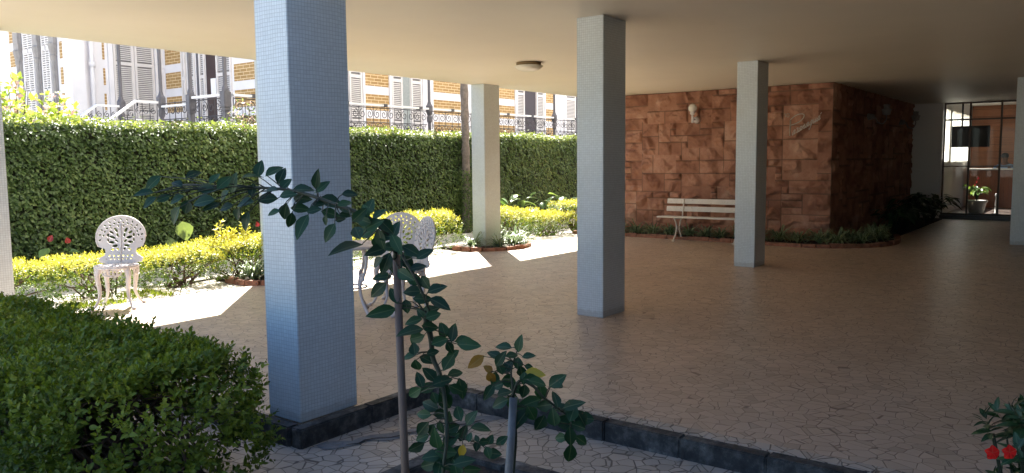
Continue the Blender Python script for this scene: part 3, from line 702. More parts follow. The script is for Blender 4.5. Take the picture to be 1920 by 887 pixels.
# ------------------------------------------------------------------ cast garden chairs
def chair_proto(label, loc, rz):
    t = thing('garden_chair', label, 'chair', loc, rz, 'white cast metal garden chairs')
    # local: faces +X, back at -X
    out = []
    out += [(-.15, .0), (-.215, .02), (-.225, .055), (-.195, .08), (-.165, .095), (-.155, .13), (-.16, .165), (-.19, .175), (-.225, .19)]
    for i in range(19):
        a = math.pi*1.06-(math.pi*1.12)*i/18; out.append((.25*math.cos(a), .29+.235*math.sin(a)))
    out += [(.225, .19), (.19, .175), (.16, .165), (.155, .13), (.165, .095), (.195, .08), (.225, .055), (.215, .02), (.15, 0)]
    holes = []
    for i in range(13):
        a = R_(-8)+R_(196)*i/12; holes.append(ell(.215*math.cos(a), .29+.20*math.sin(a), .016, .009, a+.5, 8))
    for i in range(12):
        a = R_(0)+R_(180)*(i+.5)/12; holes.append(ell(.178*math.cos(a), .29+.165*math.sin(a), .014, .010, a+1.2, 7))
    for sgn in (-1, 1):
        for (cx, cy, a_1, b_1, an) in ((.05, .37, .030, .013, 60), (.095, .345, .026, .012, 35), (.035, .315, .022, .011, 75), (.085, .29, .034, .014, 20), (.045, .25, .022, .010, 40), (.095, .235, .030, .014, 0),
                                       (.06, .195, .030, .014, -15), (.035, .16, .016, .010, 30), (.085, .155, .016, .010, -30), (.10, .395, .016, .009, 50), (.028, .42, .018, .009, 80), (.13, .315, .012, .02, 0), (.13, .26, .010, .018, 0)):
            holes.append(ell(sgn*cx, cy, a_1*1.08, b_1*1.15, R_(an)*sgn, 9))
        for k in range(3): holes.append(ell(sgn*(.025+.045*k), .085, .010, .010, 0, 7)); 
        for k in range(3): holes.append(ell(sgn*(.022+.04*k), .05, .009, .007, 0, 6))
    til = R_(11)
    def xf(v): return Vector((-.17 - v.y*math.sin(til) + v.z, v.x, .455 + v.y*math.cos(til))) if True else v
    bk = poly_plate('backrest', out, holes, .012, M['white_metal'], t, lambda v: Vector((-.17-v.y*math.sin(til)+v.z*math.cos(til), v.x, .455+v.y*math.cos(til)+v.z*math.sin(til)*0)))
    rim = MB(); rim.tube([xf(Vector((x, y, .0))) for x, y in out[8:27]], .010, 6); rim.tube([xf(Vector((0, y, .006))) for y in (.02, .2, .44)], .008, 5)
    rim.tube([xf(Vector((.155*math.cos(a), .29+.14*math.sin(a), .004))) for a in [R_(180)*i/14 for i in range(15)]], .006, 5); rim.build('back_rim', M['white_metal'], t, True)
    so_ = [(.205*math.cos(a), .205*math.sin(a)) for a in [2*math.pi*i/28 for i in range(28)]]; so_ = [(x*1.0, y*1.05) for x, y in so_]
    sh = [ell(r*math.cos(a), r*math.sin(a), r*.13, .012, a+.9, 7) for r, k in ((.05, 5), (.095, 9), (.14, 14), (.175, 18)) for a in [2*math.pi*i/k for i in range(k)]]
    poly_plate('seat', so_, sh, .014, M['white_metal'], t, lambda v: Vector((v.x, v.y, .452+v.z)))
    ap = MB()
    ring = [(.20*math.cos(a), .21*math.sin(a), .44) for a in [2*math.pi*i/28 for i in range(29)]]
    ap.tube(ring, .012, 6)
    for i in range(4):
        am = R_(90*i)
        for j in range(-2, 3):
            a = am+j*.17; c_ = Vector((.20*math.cos(a), .21*math.sin(a), .405-.010*(abs(j) < 2))); tg = Vector((-math.sin(a), math.cos(a), 0))
            ap.tube([c_+tg*(.026*math.cos(q))+Vector((0, 0, .026*math.sin(q))) for q in [2*math.pi*k/10 for k in range(11)]], .007, 5)
        ap.tube([Vector((.203*math.cos(am+q*.5), .213*math.sin(am+q*.5), .385-.03*math.cos(q*1.5))) for q in [-.9+.15*k for k in range(13)]], .007, 5)
    ap.build('apron', M['white_metal'], t, True)
    for i in range(4):
        a = R_(45+90*i); d = Vector((math.cos(a), math.sin(a), 0))
        pth = smooth_path([d*.185+Vector((0, 0, .44)), d*.215+Vector((0, 0, .36)), d*.20+Vector((0, 0, .24)), d*.20+Vector((0, 0, .14)), d*.25+Vector((0, 0, .04)), d*.285+Vector((0, 0, .018))], 4)
        n_ = len(pth); rad = [.034-.021*min(1, k/(n_*.7)) for k in range(n_)]; rad[-1] = .02; rad[-2] = .018
        g = MB(); g.tube(pth, rad, 8, flat=.75); g.lathe([(.012, 0), (.024, .006), (.022, .022), (.008, .032)], tuple(d*.29), 10)
        g.build('leg', M['white_metal'], t, True)
    return t
ch1 = chair_proto('white lace patterned chair alone in the sun before the golden shrubs', (4.22, 8.38, 0), R_(228))
ch2 = dup(ch1, (6.06, 6.08, 0), R_(206), 'white lace patterned chair behind the round table, its back partly hidden by rose leaves')
ch3 = dup(ch1, (5.72, 5.60, 0), R_(155), 'white lace patterned chair turned sideways right of the round table')
for c_ in (ch1, ch2, ch3): c_.scale = (1.0, 1.0, .985)
tb = thing('garden_table', 'round white cast metal table between the lace patterned chairs', 'table', (5.38, 6.0, 0))
pts = [(.36*math.cos(a), .36*math.sin(a)) for a in [2*math.pi*i/36 for i in range(36)]]
hs = [ell(r*math.cos(a), r*math.sin(a), r*.10, .016, a+.8, 8) for r, k in ((.10, 8), (.18, 12), (.26, 18)) for a in [2*math.pi*i/k for i in range(k)]]
poly_plate('tabletop', pts, hs, .012, M['white_metal'], tb, lambda v: Vector((v.x, v.y, .70+v.z)))
g = MB(); g.tube([(.36*math.cos(a), .36*math.sin(a), .69) for a in [2*math.pi*i/36 for i in range(37)]], .016, 6); g.build('table_rim', M['white_metal'], tb, True)
g = MB(); g.tube([(.15*math.cos(a), .15*math.sin(a), .27) for a in [2*math.pi*i/20 for i in range(21)]], .009, 5).build('stretcher', M['white_metal'], tb, True)
for i in range(3):
    a = R_(-100+120*i); d = Vector((math.cos(a), math.sin(a), 0))
    pth = smooth_path([d*.20+Vector((0, 0, .69)), d*.27+Vector((0, 0, .58)), d*.24+Vector((0, 0, .44)), d*.15+Vector((0, 0, .30)), d*.18+Vector((0, 0, .15)), d*.28+Vector((0, 0, .03)), d*.32+Vector((0, 0, .015))], 4)
    g = MB(); n_ = len(pth); g.tube(pth, [.022-.008*math.sin(math.pi*k/(n_-1)) for k in range(n_)], 8); g.lathe([(.012, 0), (.024, .006), (.02, .025), (.006, .03)], tuple(d*.32), 10)
    g.tube([d*.19+Vector((0, 0, .38))+d*(.03*math.cos(q))+Vector((0, 0, .035*math.sin(q))) for q in [2*math.pi*k/10 for k in range(11)]], .010, 5)
    g.build('leg', M['white_metal'], tb, True)

# ------------------------------------------------------------------ leaning stick
sk = MB().tube([(2.99, 8.40, 0.01), (2.86, 8.655, 1.25)], .016, 8).build('broom_handle', M['stick'], None, True)
tag(sk, 'reddish wooden stick leaning against the left edge pillar', 'stick')

# ------------------------------------------------------------------ ivy covered wall
IY = 11.25
iv_t = thing('ivy_wall', 'tall garden wall wholly covered with small leaved creeping fig', 'ivy wall', (12, IY, 0))
IX0, IX1, IZ = -1.0, 24.0, 2.08
xs = np.arange(IX0, IX1, .12); zs = np.arange(-.1, IZ, .12)
Xg, Zg = np.meshgrid(xs, zs, indexing='ij'); dep = .10*fbm(Xg*1.3, Zg*1.3, 3, 3)
MB().box(IX0, IX1, IY+.0, IY+.28, -.2, IZ-.05).build('garden_wall', M['ivy_base'], iv_t, world=True)
n = 78000
# more leaves where the camera side sees them nearest, fewer far right
x = IX0+2.5 + (IX1-IX0-2.5)*rng.uniform(0, 1, n)**1.25; z = rng.uniform(.0, 1, n)**.93*IZ
topz = IZ + .05*(vnoise(x*1.7, x*0, 5)-.5) + .025*(x-10)/8
z = z/IZ*topz
bul = .13*fbm(x*1.1, z*1.4, 3, 3) + .05*fbm(x*5, z*5, 2, 8)
P = np.stack([x, IY-.01-bul*rng.uniform(.55, 1.12, n), z], 1)
gx = rng.normal(0, .35, n); D = np.stack([rng.normal(0, .75, n), -.35-rng.uniform(0, .4, n), -rng.uniform(.1, 1.0, n)], 1)
Nn = np.stack([gx, -1+rng.normal(0, .3, n), .65+rng.normal(0, .4, n)], 1)
L = rng.uniform(.042, .080, n)*(1.0+.15*(z > 1.8)); patch = fbm(x*.9, z*1.1, 3, 21)
rnd = np.clip(.05+.62*rng.uniform(0, 1, n)+.55*(patch-.5)-.12*(z < .5), 0, 1)
leaf_obj('foliage', iv_t, M['ivy'], P, D, Nn, L, L*.62, rnd, 1, .3, .15)
n = 15000
x = IX0+2.5+(IX1-IX0-2.5)*rng.uniform(0, 1, n)**1.2; y = IY+rng.uniform(-.17, .30, n)
hz = IZ+.05*(vnoise(x*1.7, x*0, 5)-.5)+.025*(x-10)/8 + .11*fbm(x*2.6, y*3, 3, 4)-.03
P = np.stack([x, y, hz+rng.uniform(-.10, .05, n)+(rng.uniform(0, 1, n) > .96)*rng.uniform(0, .10, n)], 1)
A = np.stack([rng.normal(0, .5, n), rng.normal(-.2, .5, n), rng.uniform(0, .7, n)], 1); Nn = np.stack([rng.normal(0, .4, n), rng.normal(0, .4, n), np.ones(n)], 1)
L = rng.uniform(.035, .07, n); leaf_obj('foliage', iv_t, M['ivy_top'], P, A, Nn, L, L*.6, rng.uniform(0, 1, n), 1, .3, .15)

# ------------------------------------------------------------------ clipped shrubs
def bush(t, cx, cy, wx, wy, z0, z1, n_sh, L, W, mat, stops_fn, k=8, spacing=.012, level=1, base_z=None, sparse=1.0, box=True, branch_n=14, bark='bark', stem=(0, 0), seed=1, zb=0.0, brr=.006):
    """clipped shrub: leafy shoots on an uneven rounded-box shell plus some inside; bare twigs below"""
    g = np.random.default_rng(seed); u = g.uniform(-1, 1, (n_sh, 3)); ax = g.integers(0, 6, n_sh)
    pr_ = np.array([wy*(z1-z0), wy*(z1-z0), wx*(z1-z0), wx*(z1-z0), 1.5*wx*wy, .35*wx*wy]); ax = g.choice(6, n_sh, p=pr_/pr_.sum())
    q = u.copy()
    for a_ in range(6): q[ax == a_, a_//2] = [1, -1, 1, -1, 1, -1][a_]
    inn = g.uniform(0, 1, n_sh) < .28; q[inn] *= g.uniform(.45, .95, (inn.sum(), 1))
    # round the box
    ln = np.linalg.norm(q, axis=1); p4 = (np.abs(q)**5).sum(1)**(1/5); q = q/np.maximum(p4, 1e-6)[:, None]*np.minimum(1, np.abs(q).max(1))[:, None]
    nz = q.copy(); nz[:, 2] += .55; nz = nrm(nz)
    lump = (fbm(q[:, 0]*2.2*wx+cx+7, q[:, 1]*2.2*wy+cy+q[:, 2]*1.5, 3, seed)-.5)*.22 + g.normal(0, .022, n_sh)
    O = np.stack([cx+q[:, 0]*wx/2, cy+q[:, 1]*wy/2, (z0+z1)/2+q[:, 2]*(z1-z0)/2], 1) + nz*lump[:, None]*min(1, (z1-z0)*1.4)
    low = (O[:, 2]-z0)/(z1-z0); keep = g.uniform(0, 1, n_sh) < np.clip(.25*sparse+low*2.2, 0, 1); O = O[keep]; nz = nz[keep]; low = low[keep]
    A = nrm(nz*.8+np.array([0, 0, .55])+g.normal(0, .35, O.shape))
    P, D, Nn, L_, W_ = shoots(O, A, k, spacing, L, W)
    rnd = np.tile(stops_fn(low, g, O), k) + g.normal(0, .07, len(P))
    V, Fs, kk = leaves(P, D, Nn, L_, W_, level, .3, .18)
    fast_mesh('foliage', V, Fs, mat, dict({'rnd': np.repeat(np.clip(rnd, 0, 1), kk)}, **({'rib': np.tile(1-2*np.abs(T2[:, 1]), len(rnd))} if level == 2 else {})), t, False, True)
    # branches
    b_ = MB(); tips = O[g.choice(len(O), min(branch_n, len(O)), replace=False)]
    for p in tips:
        s0 = Vector((cx+stem[0]*0+g.uniform(-1, 1)*wx*stem[0]/2, cy+g.uniform(-1, 1)*wy*stem[1]/2, zb)); e_ = Vector(p); m1 = s0.lerp(e_, .35)+Vector(g.normal(0, .03, 3)); m1.z = s0.z+(e_.z-s0.z)*.45; m2_ = s0.lerp(e_, .75)+Vector(g.normal(0, .02, 3))
        b_.tube([s0, m1, m2_, e_], [brr*1.5, brr*1.1, brr*.7, brr*.3], 5, caps=False)
    b_.build('branches', M[bark], t, world=True)
def gold_fn(low, g, O): return np.clip(.14+.66*np.clip(low, 0, 1.15)**1.6+g.normal(0, .13, len(low)), 0, 1)
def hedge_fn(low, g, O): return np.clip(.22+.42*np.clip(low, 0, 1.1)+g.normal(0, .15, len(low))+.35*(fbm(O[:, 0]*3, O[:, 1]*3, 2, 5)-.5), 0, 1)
golds = [ # x0,x1,y0,y1,ztop,label
 (2.95, 3.95, 8.95, 9.85, .43, 'clipped golden shrub at the far left beside the left pillar'),
 (3.95, 4.95, 8.9, 9.75, .42, 'clipped golden shrub behind the lone sunlit chair'),
 (4.95, 5.85, 8.82, 9.7, .42, 'clipped golden shrub right of the lone chair, below the pale heart shaped leaf'),
 (5.75, 6.9, 8.82, 9.65, .48, 'tallest clipped golden shrub with two shoots, left of the blue lit pillar'),
 (7.0, 8.4, 8.75, 9.6, .42, 'clipped golden shrub seen through the garden chairs'),
 (9.0, 10.6, 8.85, 9.8, .60, 'clipped golden shrub left of the cream pillar with the plant bed'),
 (11.7, 12.9, 8.75, 9.65, .56, 'clipped golden shrub right behind the cream pillar'),
 (12.9, 14.1, 8.7, 9.5, .42, 'lower clipped golden shrub between the cream pillar and the small tree like shrub')]
for i, (x0, x1, y0, y1, zt, lb) in enumerate(golds):
    t = thing('golden_shrub', lb, 'shrub', ((x0+x1)/2, (y0+y1)/2, 0), 0, 'clipped golden shrubs along the ivy wall')
    bush(t, (x0+x1)/2, (y0+y1)/2, x1-x0, y1-y0, .03, zt, int(1250*(x1-x0)), .034, .5, M['gold'], gold_fn, k=7, spacing=.011, sparse=1.6, seed=20+i, stem=(.35, .3), branch_n=22, brr=.008)
t = thing('golden_shrub', 'small tree like golden shrub on a bare stem at the right end', 'shrub', (14.45, 8.95, 0), 0, 'clipped golden shrubs along the ivy wall')
bush(t, 14.45, 9.05, 1.0, .9, .30, .62, 800, .036, .5, M['gold'], gold_fn, k=7, seed=40, stem=(.08, .08), branch_n=24, brr=.012)
# two taller shoots
sh_ = MB(); O = []; A = []
for (x, y, h_) in ((6.00, 9.3, .72), (6.08, 9.3, .78), (6.42, 9.3, .84), (6.36, 9.25, .74), (6.2, 9.25, .64), (6.3, 9.35, .62), (6.15, 9.3, .66), (6.48, 9.3, .70)):
    sh_.tube([(x, y, .35), (x+.03, y, h_)], [.005, .002], 4)
    for k in range(9):
        O.append((x+.03*(k/9), y, .42+(h_-.42)*k/9)); A.append((rng.normal(0, .3), rng.normal(0, .3), 1))
tg_ = [o for o in C.objects if o.get('label', '').startswith('tallest clipped golden')][0]
sh_.build('branches', M['bark'], tg_, world=True)
P, D, Nn, L_, W_ = shoots(np.array(O), np.array(A), 6, .008, .062, .5)
leaf_obj('foliage', tg_, M['gold'], P, D, Nn, L_, W_, np.clip(rng.normal(.9, .08, len(P)), 0, 1))

# foreground dark hedge
hg = thing('hedge', 'dark green clipped hedge in the left foreground with bare twigs below', 'hedge', (2.0, 5.3, ZL))
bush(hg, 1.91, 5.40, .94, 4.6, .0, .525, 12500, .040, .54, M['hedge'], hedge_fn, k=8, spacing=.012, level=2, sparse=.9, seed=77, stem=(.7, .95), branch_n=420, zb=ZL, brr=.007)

# ------------------------------------------------------------------ strap leaved spider plants
def blades(n_b, L, wid, seed, arch=1.0):
    g = np.random.default_rng(seed); V = []; Fc = []; st = []; rn = []; k0 = 0
    for i in range(n_b):
        az = g.uniform(0, 2*math.pi); ln = L*g.uniform(.55, 1.1); up = g.uniform(.75, 1.55); d = np.array([math.cos(az), math.sin(az), 0]); s_ = np.array([-d[1], d[0], 0]); K = 6
        r0 = g.uniform(0, .03); cr_ = g.uniform(0, 1)
        for j in range(K+1):
            t_ = j/K; out_ = ln*(t_*.9)*(1.1-.3*up); hh = ln*(up*.9*t_-arch*(.75+.4*g.uniform())*t_*t_*.8); hh = max(hh, -.02)
            p = d*(r0+out_)+np.array([0, 0, hh]); w_ = wid*(1-t_**2.5)*(.6+.8*min(1, t_*3))+.0008
            V += [p-s_*w_+np.array([0, 0, w_*.5]), p, p+s_*w_+np.array([0, 0, w_*.5])]; st += [1, 0, 1]; rn += [cr_]*3
            if j:
                a = k0+3*(j-1); Fc += [(a, a+1, a+4, a+3), (a+1, a+2, a+5, a+4)]
        k0 += 3*(K+1)
    return V, Fc, st, rn
protos = []
def spider_at(x, y, z, kind, label, grp, scale=1.0, rz=0):
    if len(protos) < 4:
        k = len(protos); t = thing('spider_plant', label, 'plant', (x, y, z), rz, grp)
        V, Fc, st, rn = blades(80, .34, .0095, 60+k); mb = MB(); mb.add(V, Fc, stripe=st, rnd=rn); mb.build('strap_leaves', M['spider'], t, True); protos.append(t); t.scale = (scale,)*3; t['group'] = grp
        return t
    t = dup(protos[kind % 4], (x, y, z), rz, label, scale); t['group'] = grp; return t
def bricks_curve(name, label, pts, wid=.10, ln=.21, h=.07, cat='edging'):
    P = smooth_path([Vector((x, y, 0)) for x, y in pts], 8); t = MB(); acc = 0; i = 0
    d = [0]
    for a, b_ in zip(P, P[1:]): d.append(d[-1]+(b_-a).length)
    tot = d[-1]; k = int(tot/ln)
    def at(s):
        for i in range(len(P)-1):
            if d[i+1] >= s: return P[i].lerp(P[i+1], (s-d[i])/max(1e-6, d[i+1]-d[i]))
        return P[-1]
    for j in range(k):
        a, b_ = at(j*tot/k+.006), at((j+1)*tot/k-.006); dr = (b_-a).normalized(); nn = Vector((-dr.y, dr.x, 0))*wid/2; hz = h+random.uniform(-.012, .01)
        vs = []
        for z in (-.01, hz):
            for p, s in ((a, -1), (b_, -1), (b_, 1), (a, 1)):
                ins = .006 if z > 0 else 0; q = p+nn*s*(1-ins/wid*2)+Vector((random.uniform(-.006, .006), random.uniform(-.006, .006), z)); vs.append(tuple(q))
        t.add(vs, [(3, 2, 1, 0), (4, 5, 6, 7), (0, 1, 5, 4), (1, 2, 6, 5), (2, 3, 7, 6), (3, 0, 4, 7)])
    o = t.build(name, M['brick_edge']); tag(o, label, cat); return o
def bed(name, poly):
    o = MB().add([(x, y, .03) for x, y in poly]+[(x, y, -.005) for x, y in poly], [tuple(range(len(poly)))]+[(i, i+len(poly), (i+1) % len(poly)+len(poly), (i+1) % len(poly)) for i in range(len(poly))]).build(name, M['soil']); struct(o)
# beds under the cream pillars
for (cx, lbl) in ((11.11, 'curved clay brick edging of the small bed round the cream pillar'), (6.67, 'curved clay brick edging of the bed behind the blue lit pillar')):
    arc = [(cx+.80*math.cos(a), 8.80+.72*math.sin(a)) for a in [R_(190+160*i/10) for i in range(11)]]
    arc = [(cx-.72, 8.98)]+arc[1:-1]+[(cx+.78, 8.72)]
    bricks_curve('brick_edging', lbl, arc, .09, .2, .06); bed('bed_soil', [p for p in arc]+[(cx+.7, 9.3), (cx-.7, 9.3)])
sp_lab = {11.11: 'in the bed round the cream pillar', 6.67: 'beside the pillar behind the blue lit one'}
for cx in (11.11, 6.67):
    for j, (dx, dy, s) in enumerate(((-.5, 8.72, 1.1), (-.22, 8.36, 1.0), (.08, 8.28, 1.15), (.38, 8.36, 1.0), (.62, 8.62, 1.3), (.45, 8.95, 1.25))):
        wh = ['leftmost spider plant', 'second spider plant from the left', 'front spider plant', 'spider plant right of the front one', 'sunlit spreading spider plant at the right end', 'spider plant behind the sunlit one'][j]
        spider_at(cx+dx, dy, .03, j+int(cx), wh+' '+sp_lab[cx], 'spider plants in the pillar beds', s, j*1.3)
# long bed round the stone wall
edge = [(14.05, 8.9), (14.0, 8.0), (13.98, 7.0), (13.93, 6.0), (13.85, 5.2), (13.78, 4.5), (13.85, 3.9), (14.15, 3.35), (14.6, 3.0), (15.2, 2.87), (15.9, 2.95), (16.5, 3.1)]
edge = [(x+.12 if y > 4.2 else x, y) for x, y in edge]
bricks_curve('brick_edging', 'long curved clay brick edging of the bed along the stone walls', edge, .10, .22, .065)
bed('bed_soil', edge+[(22, 3.1), (22, 3.86), (14.79, 3.86), (14.79, 8.9)])
k = 0
names = []
for yy in np.arange(8.6, 3.9, -.36):
    k += 1
    spider_at(14.42+random.uniform(-.10, .10), yy, .03, k, None, 'spider plants along the stone wall bed', random.uniform(.95, 1.25), k*2.1)
    names.append(bpy.context.scene.collection.objects[-1])
wall_sp = [o for o in C.objects if o.get('group') == 'spider plants along the stone wall bed']
for i_, o in enumerate(wall_sp):
    o['label'] = ['striped spider plant farthest left in the row under the lit stone wall', 'spider plant in the row under the lit stone wall, second from the far left end', 'spider plant behind the middle pillar, in the row under the lit stone wall', 'spider plant just right of the middle pillar, under the lit stone wall', 'spider plant left of the bench legs under the lit stone wall', 'spider plant right behind the left end of the bench seat', 'spider plant seen under the left half of the bench', 'spider plant seen under the middle of the bench', 'spider plant seen under the right half of the bench', 'spider plant just left of the pillar that hides the bench end', 'spider plant hidden mostly behind the pillar before the bench', 'spider plant just right of the pillar before the bench', 'spider plant below the script lettering on the stone wall', 'last spider plant before the stone wall corner', 'extra spider plant at the stone wall corner'][i_]
for j, (x, y, s) in enumerate(((14.35, 3.62, 1.2), (14.75, 3.3, 1.25), (15.2, 3.2, 1.3), (15.6, 3.25, 1.2), (16.1, 3.35, 1.1), (15.0, 3.55, 1.2), (16.6, 3.4, 1.0))):
    spider_at(x, y, .03, j, ['spider plant in front of the stone wall corner, leftmost at the rounded bed end', 'front spider plant right of the stone wall corner', 'largest front spider plant at the middle of the rounded bed end', 'spider plant right of the largest one at the rounded bed end', 'spider plant at the right tip of the rounded bed', 'spider plant tucked behind the largest one beside the dark wall', 'last spider plant before the dark leafy plants'][j], 'spider plants at the rounded bed end', s, j*1.7)

# broad leaved plants
def broad_leaf(P0, tip_dir, L, W, mb_pts):
    pass
def big_leaf_plant(name, label, loc, n_l, h, spread, L, mat, seed, wr=.75, cat='plant', extra=None, group=None, stemr=.006):
    g = np.random.default_rng(seed); t = thing(name, label, cat, loc, 0, group); P = []; D = []; Nn = []; Ls = []; b_ = MB()
    for i in range(n_l):
        az = g.uniform(0, 2*math.pi); rr = spread*g.uniform(.15, 1); hh = h*g.uniform(.55, 1.0)
        tip = Vector((rr*math.cos(az), rr*math.sin(az), hh)); b_.tube([(0, 0, 0), (tip.x*.35, tip.y*.35, hh*.65), tip], [stemr, stemr*.8, stemr*.5], 5)
        P.append(tip); D.append((math.cos(az), math.sin(az), g.uniform(-.7, .3))); Nn.append((math.cos(az)*.2+g.normal(0, .3), math.sin(az)*.2+g.normal(0, .3), 1)); Ls.append(L*g.uniform(.7, 1.15))
    Ls = np.array(Ls); leaf_obj('leaves', t, mat, np.array(P), np.array(D), np.array(Nn), Ls, Ls*wr, g.uniform(0, 1, n_l), 2, .25, .3, world=False, smooth=True)
    b_.build('stems', M['cane'], t)
    if extra: extra(t, g)
    return t
for j, (x, y, s) in enumerate(((17.4, 3.3, .8), (18.4, 3.25, .9), (19.4, 3.3, 1.0), (20.3, 3.2, 1.1), (21.3, 3.2, 1.0))):
    big_leaf_plant('foliage_plant', ['leafy dark plant nearest the spider plants below the dark wall', 'second leafy dark plant along the dark wall', 'middle leafy dark plant along the dark wall', 'tallest leafy dark plant along the dark wall', 'leafy dark plant nearest the lobby below the white wall'][j], (x, y, .02), 46, .62*s, .5*s, .26*s, M['dark_broad'], 300+j, .42, 'plant', group='dark leafy plants below the shaded wall')
def spathes(lst):
    def f(t, g):
        b_ = MB(); P = []; D = []; Nn = []
        for x, y, z in lst:
            b_.tube([(0, 0, 0), (x*.5, y*.5, z*.6), (x, y, z)], .004, 5); P.append((x, y, z-.03)); D.append((g.normal(0, .3), -.3, 1)); Nn.append((-.5, -1, .3))
        b_.build('flower_stalks', M['cane'], t); n_ = len(P)
        for q_ in range(n_): leaf_obj('flower', t, M['red'], np.array(P[q_:q_+1]), np.array(D[q_:q_+1]), np.array(Nn[q_:q_+1], float), np.full(1, .09), np.full(1, .07), g.uniform(0, 1, 1), 2, .5, .1, world=False, smooth=True)
    return f
def wall_plant(px, py, y, top_extra, **kw): pass
big_leaf_plant('anthurium', 'anthurium with two red flowers behind the hedge left of the lone chair', (4.45, 10.3, 0), 7, .60, .16, .17, M['broad'], 401, .8, extra=spathes([(-.10, -.06, .62), (.13, -.06, .58)]), group='anthuriums below the ivy wall')
big_leaf_plant('anthurium', 'anthurium with one red flower beside the pillar behind the blue lit one', (7.25, 10.2, 0), 5, .40, .14, .15, M['broad'], 402, .8, extra=spathes([(.02, -.05, .60)]), group='anthuriums below the ivy wall')
def cal(t, g):
    leaf_obj('leaves', t, M['heart'], np.array([(0.02, -.1, .74), (-.14, -.1, .52)]), np.array([(.05, -.3, -1), (-.3, -.3, -.8)]), np.array([(-.5, -1, .2), (-.5, -1, .3)]), np.array([.27, .2]), np.array([.24, .16]), np.array([.1, .05]), 2, .25, .25, world=False, smooth=True)
big_leaf_plant('heart_leaf_plant', 'plant with a large pale heart shaped leaf above the golden shrubs', (6.0, 10.2, 0), 4, .42, .14, .18, M['broad'], 404, .85, extra=cal)
for j, (x, h_) in enumerate(((12.9, .78), (14.0, .86), (14.7, .82), (15.6, .70), (10.55, .68))):
    big_leaf_plant('broad_leaf_plant', ['broad leaved plant just right of the cream pillar below the ivy', 'broad leaved plant with upright leaves behind the low golden shrub', 'tall broad leaved plant left of the tree like shrub', 'broad leaved plant behind the tree like shrub', 'broad leaved plant behind the shrub left of the cream pillar'][j],
                   (x, 10.1, 0), 9, h_, .22, .30, M['broad'], 420+j, .62, group='broad leaved plants below the ivy wall')
# grass tuft on the ground strip near the left shrubs
gx = MB(); V, Fc, st, rn = [], [], [], []
gr = np.random.default_rng(5); n = 2600
P = np.stack([gr.uniform(2.6, 5.0, n), gr.uniform(8.6, 9.25, n), np.full(n, -.012)], 1); keep = fbm(P[:, 0]*3, P[:, 1]*3, 3, 2) > .5; P = P[keep]; n = len(P)
D = np.stack([gr.normal(0, .5, n), gr.normal(0, .5, n), np.ones(n)], 1)
o = leaf_obj('low_weeds', None, M['hedge'], P, D, gr.normal(0, 1, (n, 3)), gr.uniform(.03, .08, n), .018, gr.uniform(.5, 1, n), world=False)
tag(o, 'low green weeds on the sunlit ground below the left golden shrubs', 'weeds', kind='stuff')

# ------------------------------------------------------------------ potted plant in the lobby
pt = thing('flower_pot', 'pale round cement pot standing just inside the lobby glass', 'pot', (23.3, 2.52, .09))
MB().lathe([(.14, 0), (.17, .04), (.22, .26), (.25, .31), (.25, .34), (.22, .34), (.20, .30), (.02, .29)], sides=28).build('pot_body', M['pot'], pt, True)
big_leaf_plant('anthurium', 'red flowering anthurium growing in the pale pot in the lobby', (23.3, 2.52, .38), 34, .42, .20, .17, M['broad'], 410, .55, extra=spathes([(-.02, 0, .60), (.08, .05, .50), (.0, .08, .42)]))

# ------------------------------------------------------------------ trunk before the ivy wall
tr = thing('palm_tree', 'slim rough grey trunk rising in front of the ivy wall', 'tree', (13.2, 11.03, 0))
pth = [(.0, 0, -.1), (.02, 0, 1.5), (.0, .0, 3.0), (-.05, 0, 5.0), (0, 0, 7.6)]
tk = MB(); P_ = smooth_path(pth, 10); tk.tube(P_, [.085+.008*math.sin(i*2.3) for i in range(len(P_))], 12); tk.build('trunk', M['bark_grey'], tr, True)
P = []; D = []; Nn = []
for i in range(14):
    az = i*2*math.pi/14+.2
    for k in range(26):
        t_ = k/26; p = Vector((math.cos(az)*1.9*t_, math.sin(az)*1.9*t_, 7.6+.9*t_-1.6*t_*t_))
        for s in (-1, 1):
            P.append(p); D.append((math.cos(az)*.5-s*math.sin(az), math.sin(az)*.5+s*math.cos(az), -.4)); Nn.append((0, 0, 1))
leaf_obj('crown', tr, M['palm'], np.array(P), np.array(D, float), np.array(Nn, float), .45, .035, rng.uniform(0, 1, len(P)), world=False)
# ivy climbing the foot of the trunk
n = 1500; a = rng.uniform(0, 2*math.pi, n); z = rng.uniform(0, 1.35, n); rr = .10+rng.uniform(0, .06, n)
leaf_obj('climbing_ivy', tr, M['ivy'], np.stack([rr*np.cos(a), rr*np.sin(a), z], 1), np.stack([rng.normal(0, .6, n), rng.normal(0, .6, n), -np.ones(n)*.6], 1), np.stack([np.cos(a), np.sin(a), .5+0*a], 1), .045, .028, rng.uniform(0, .8, n), world=False)

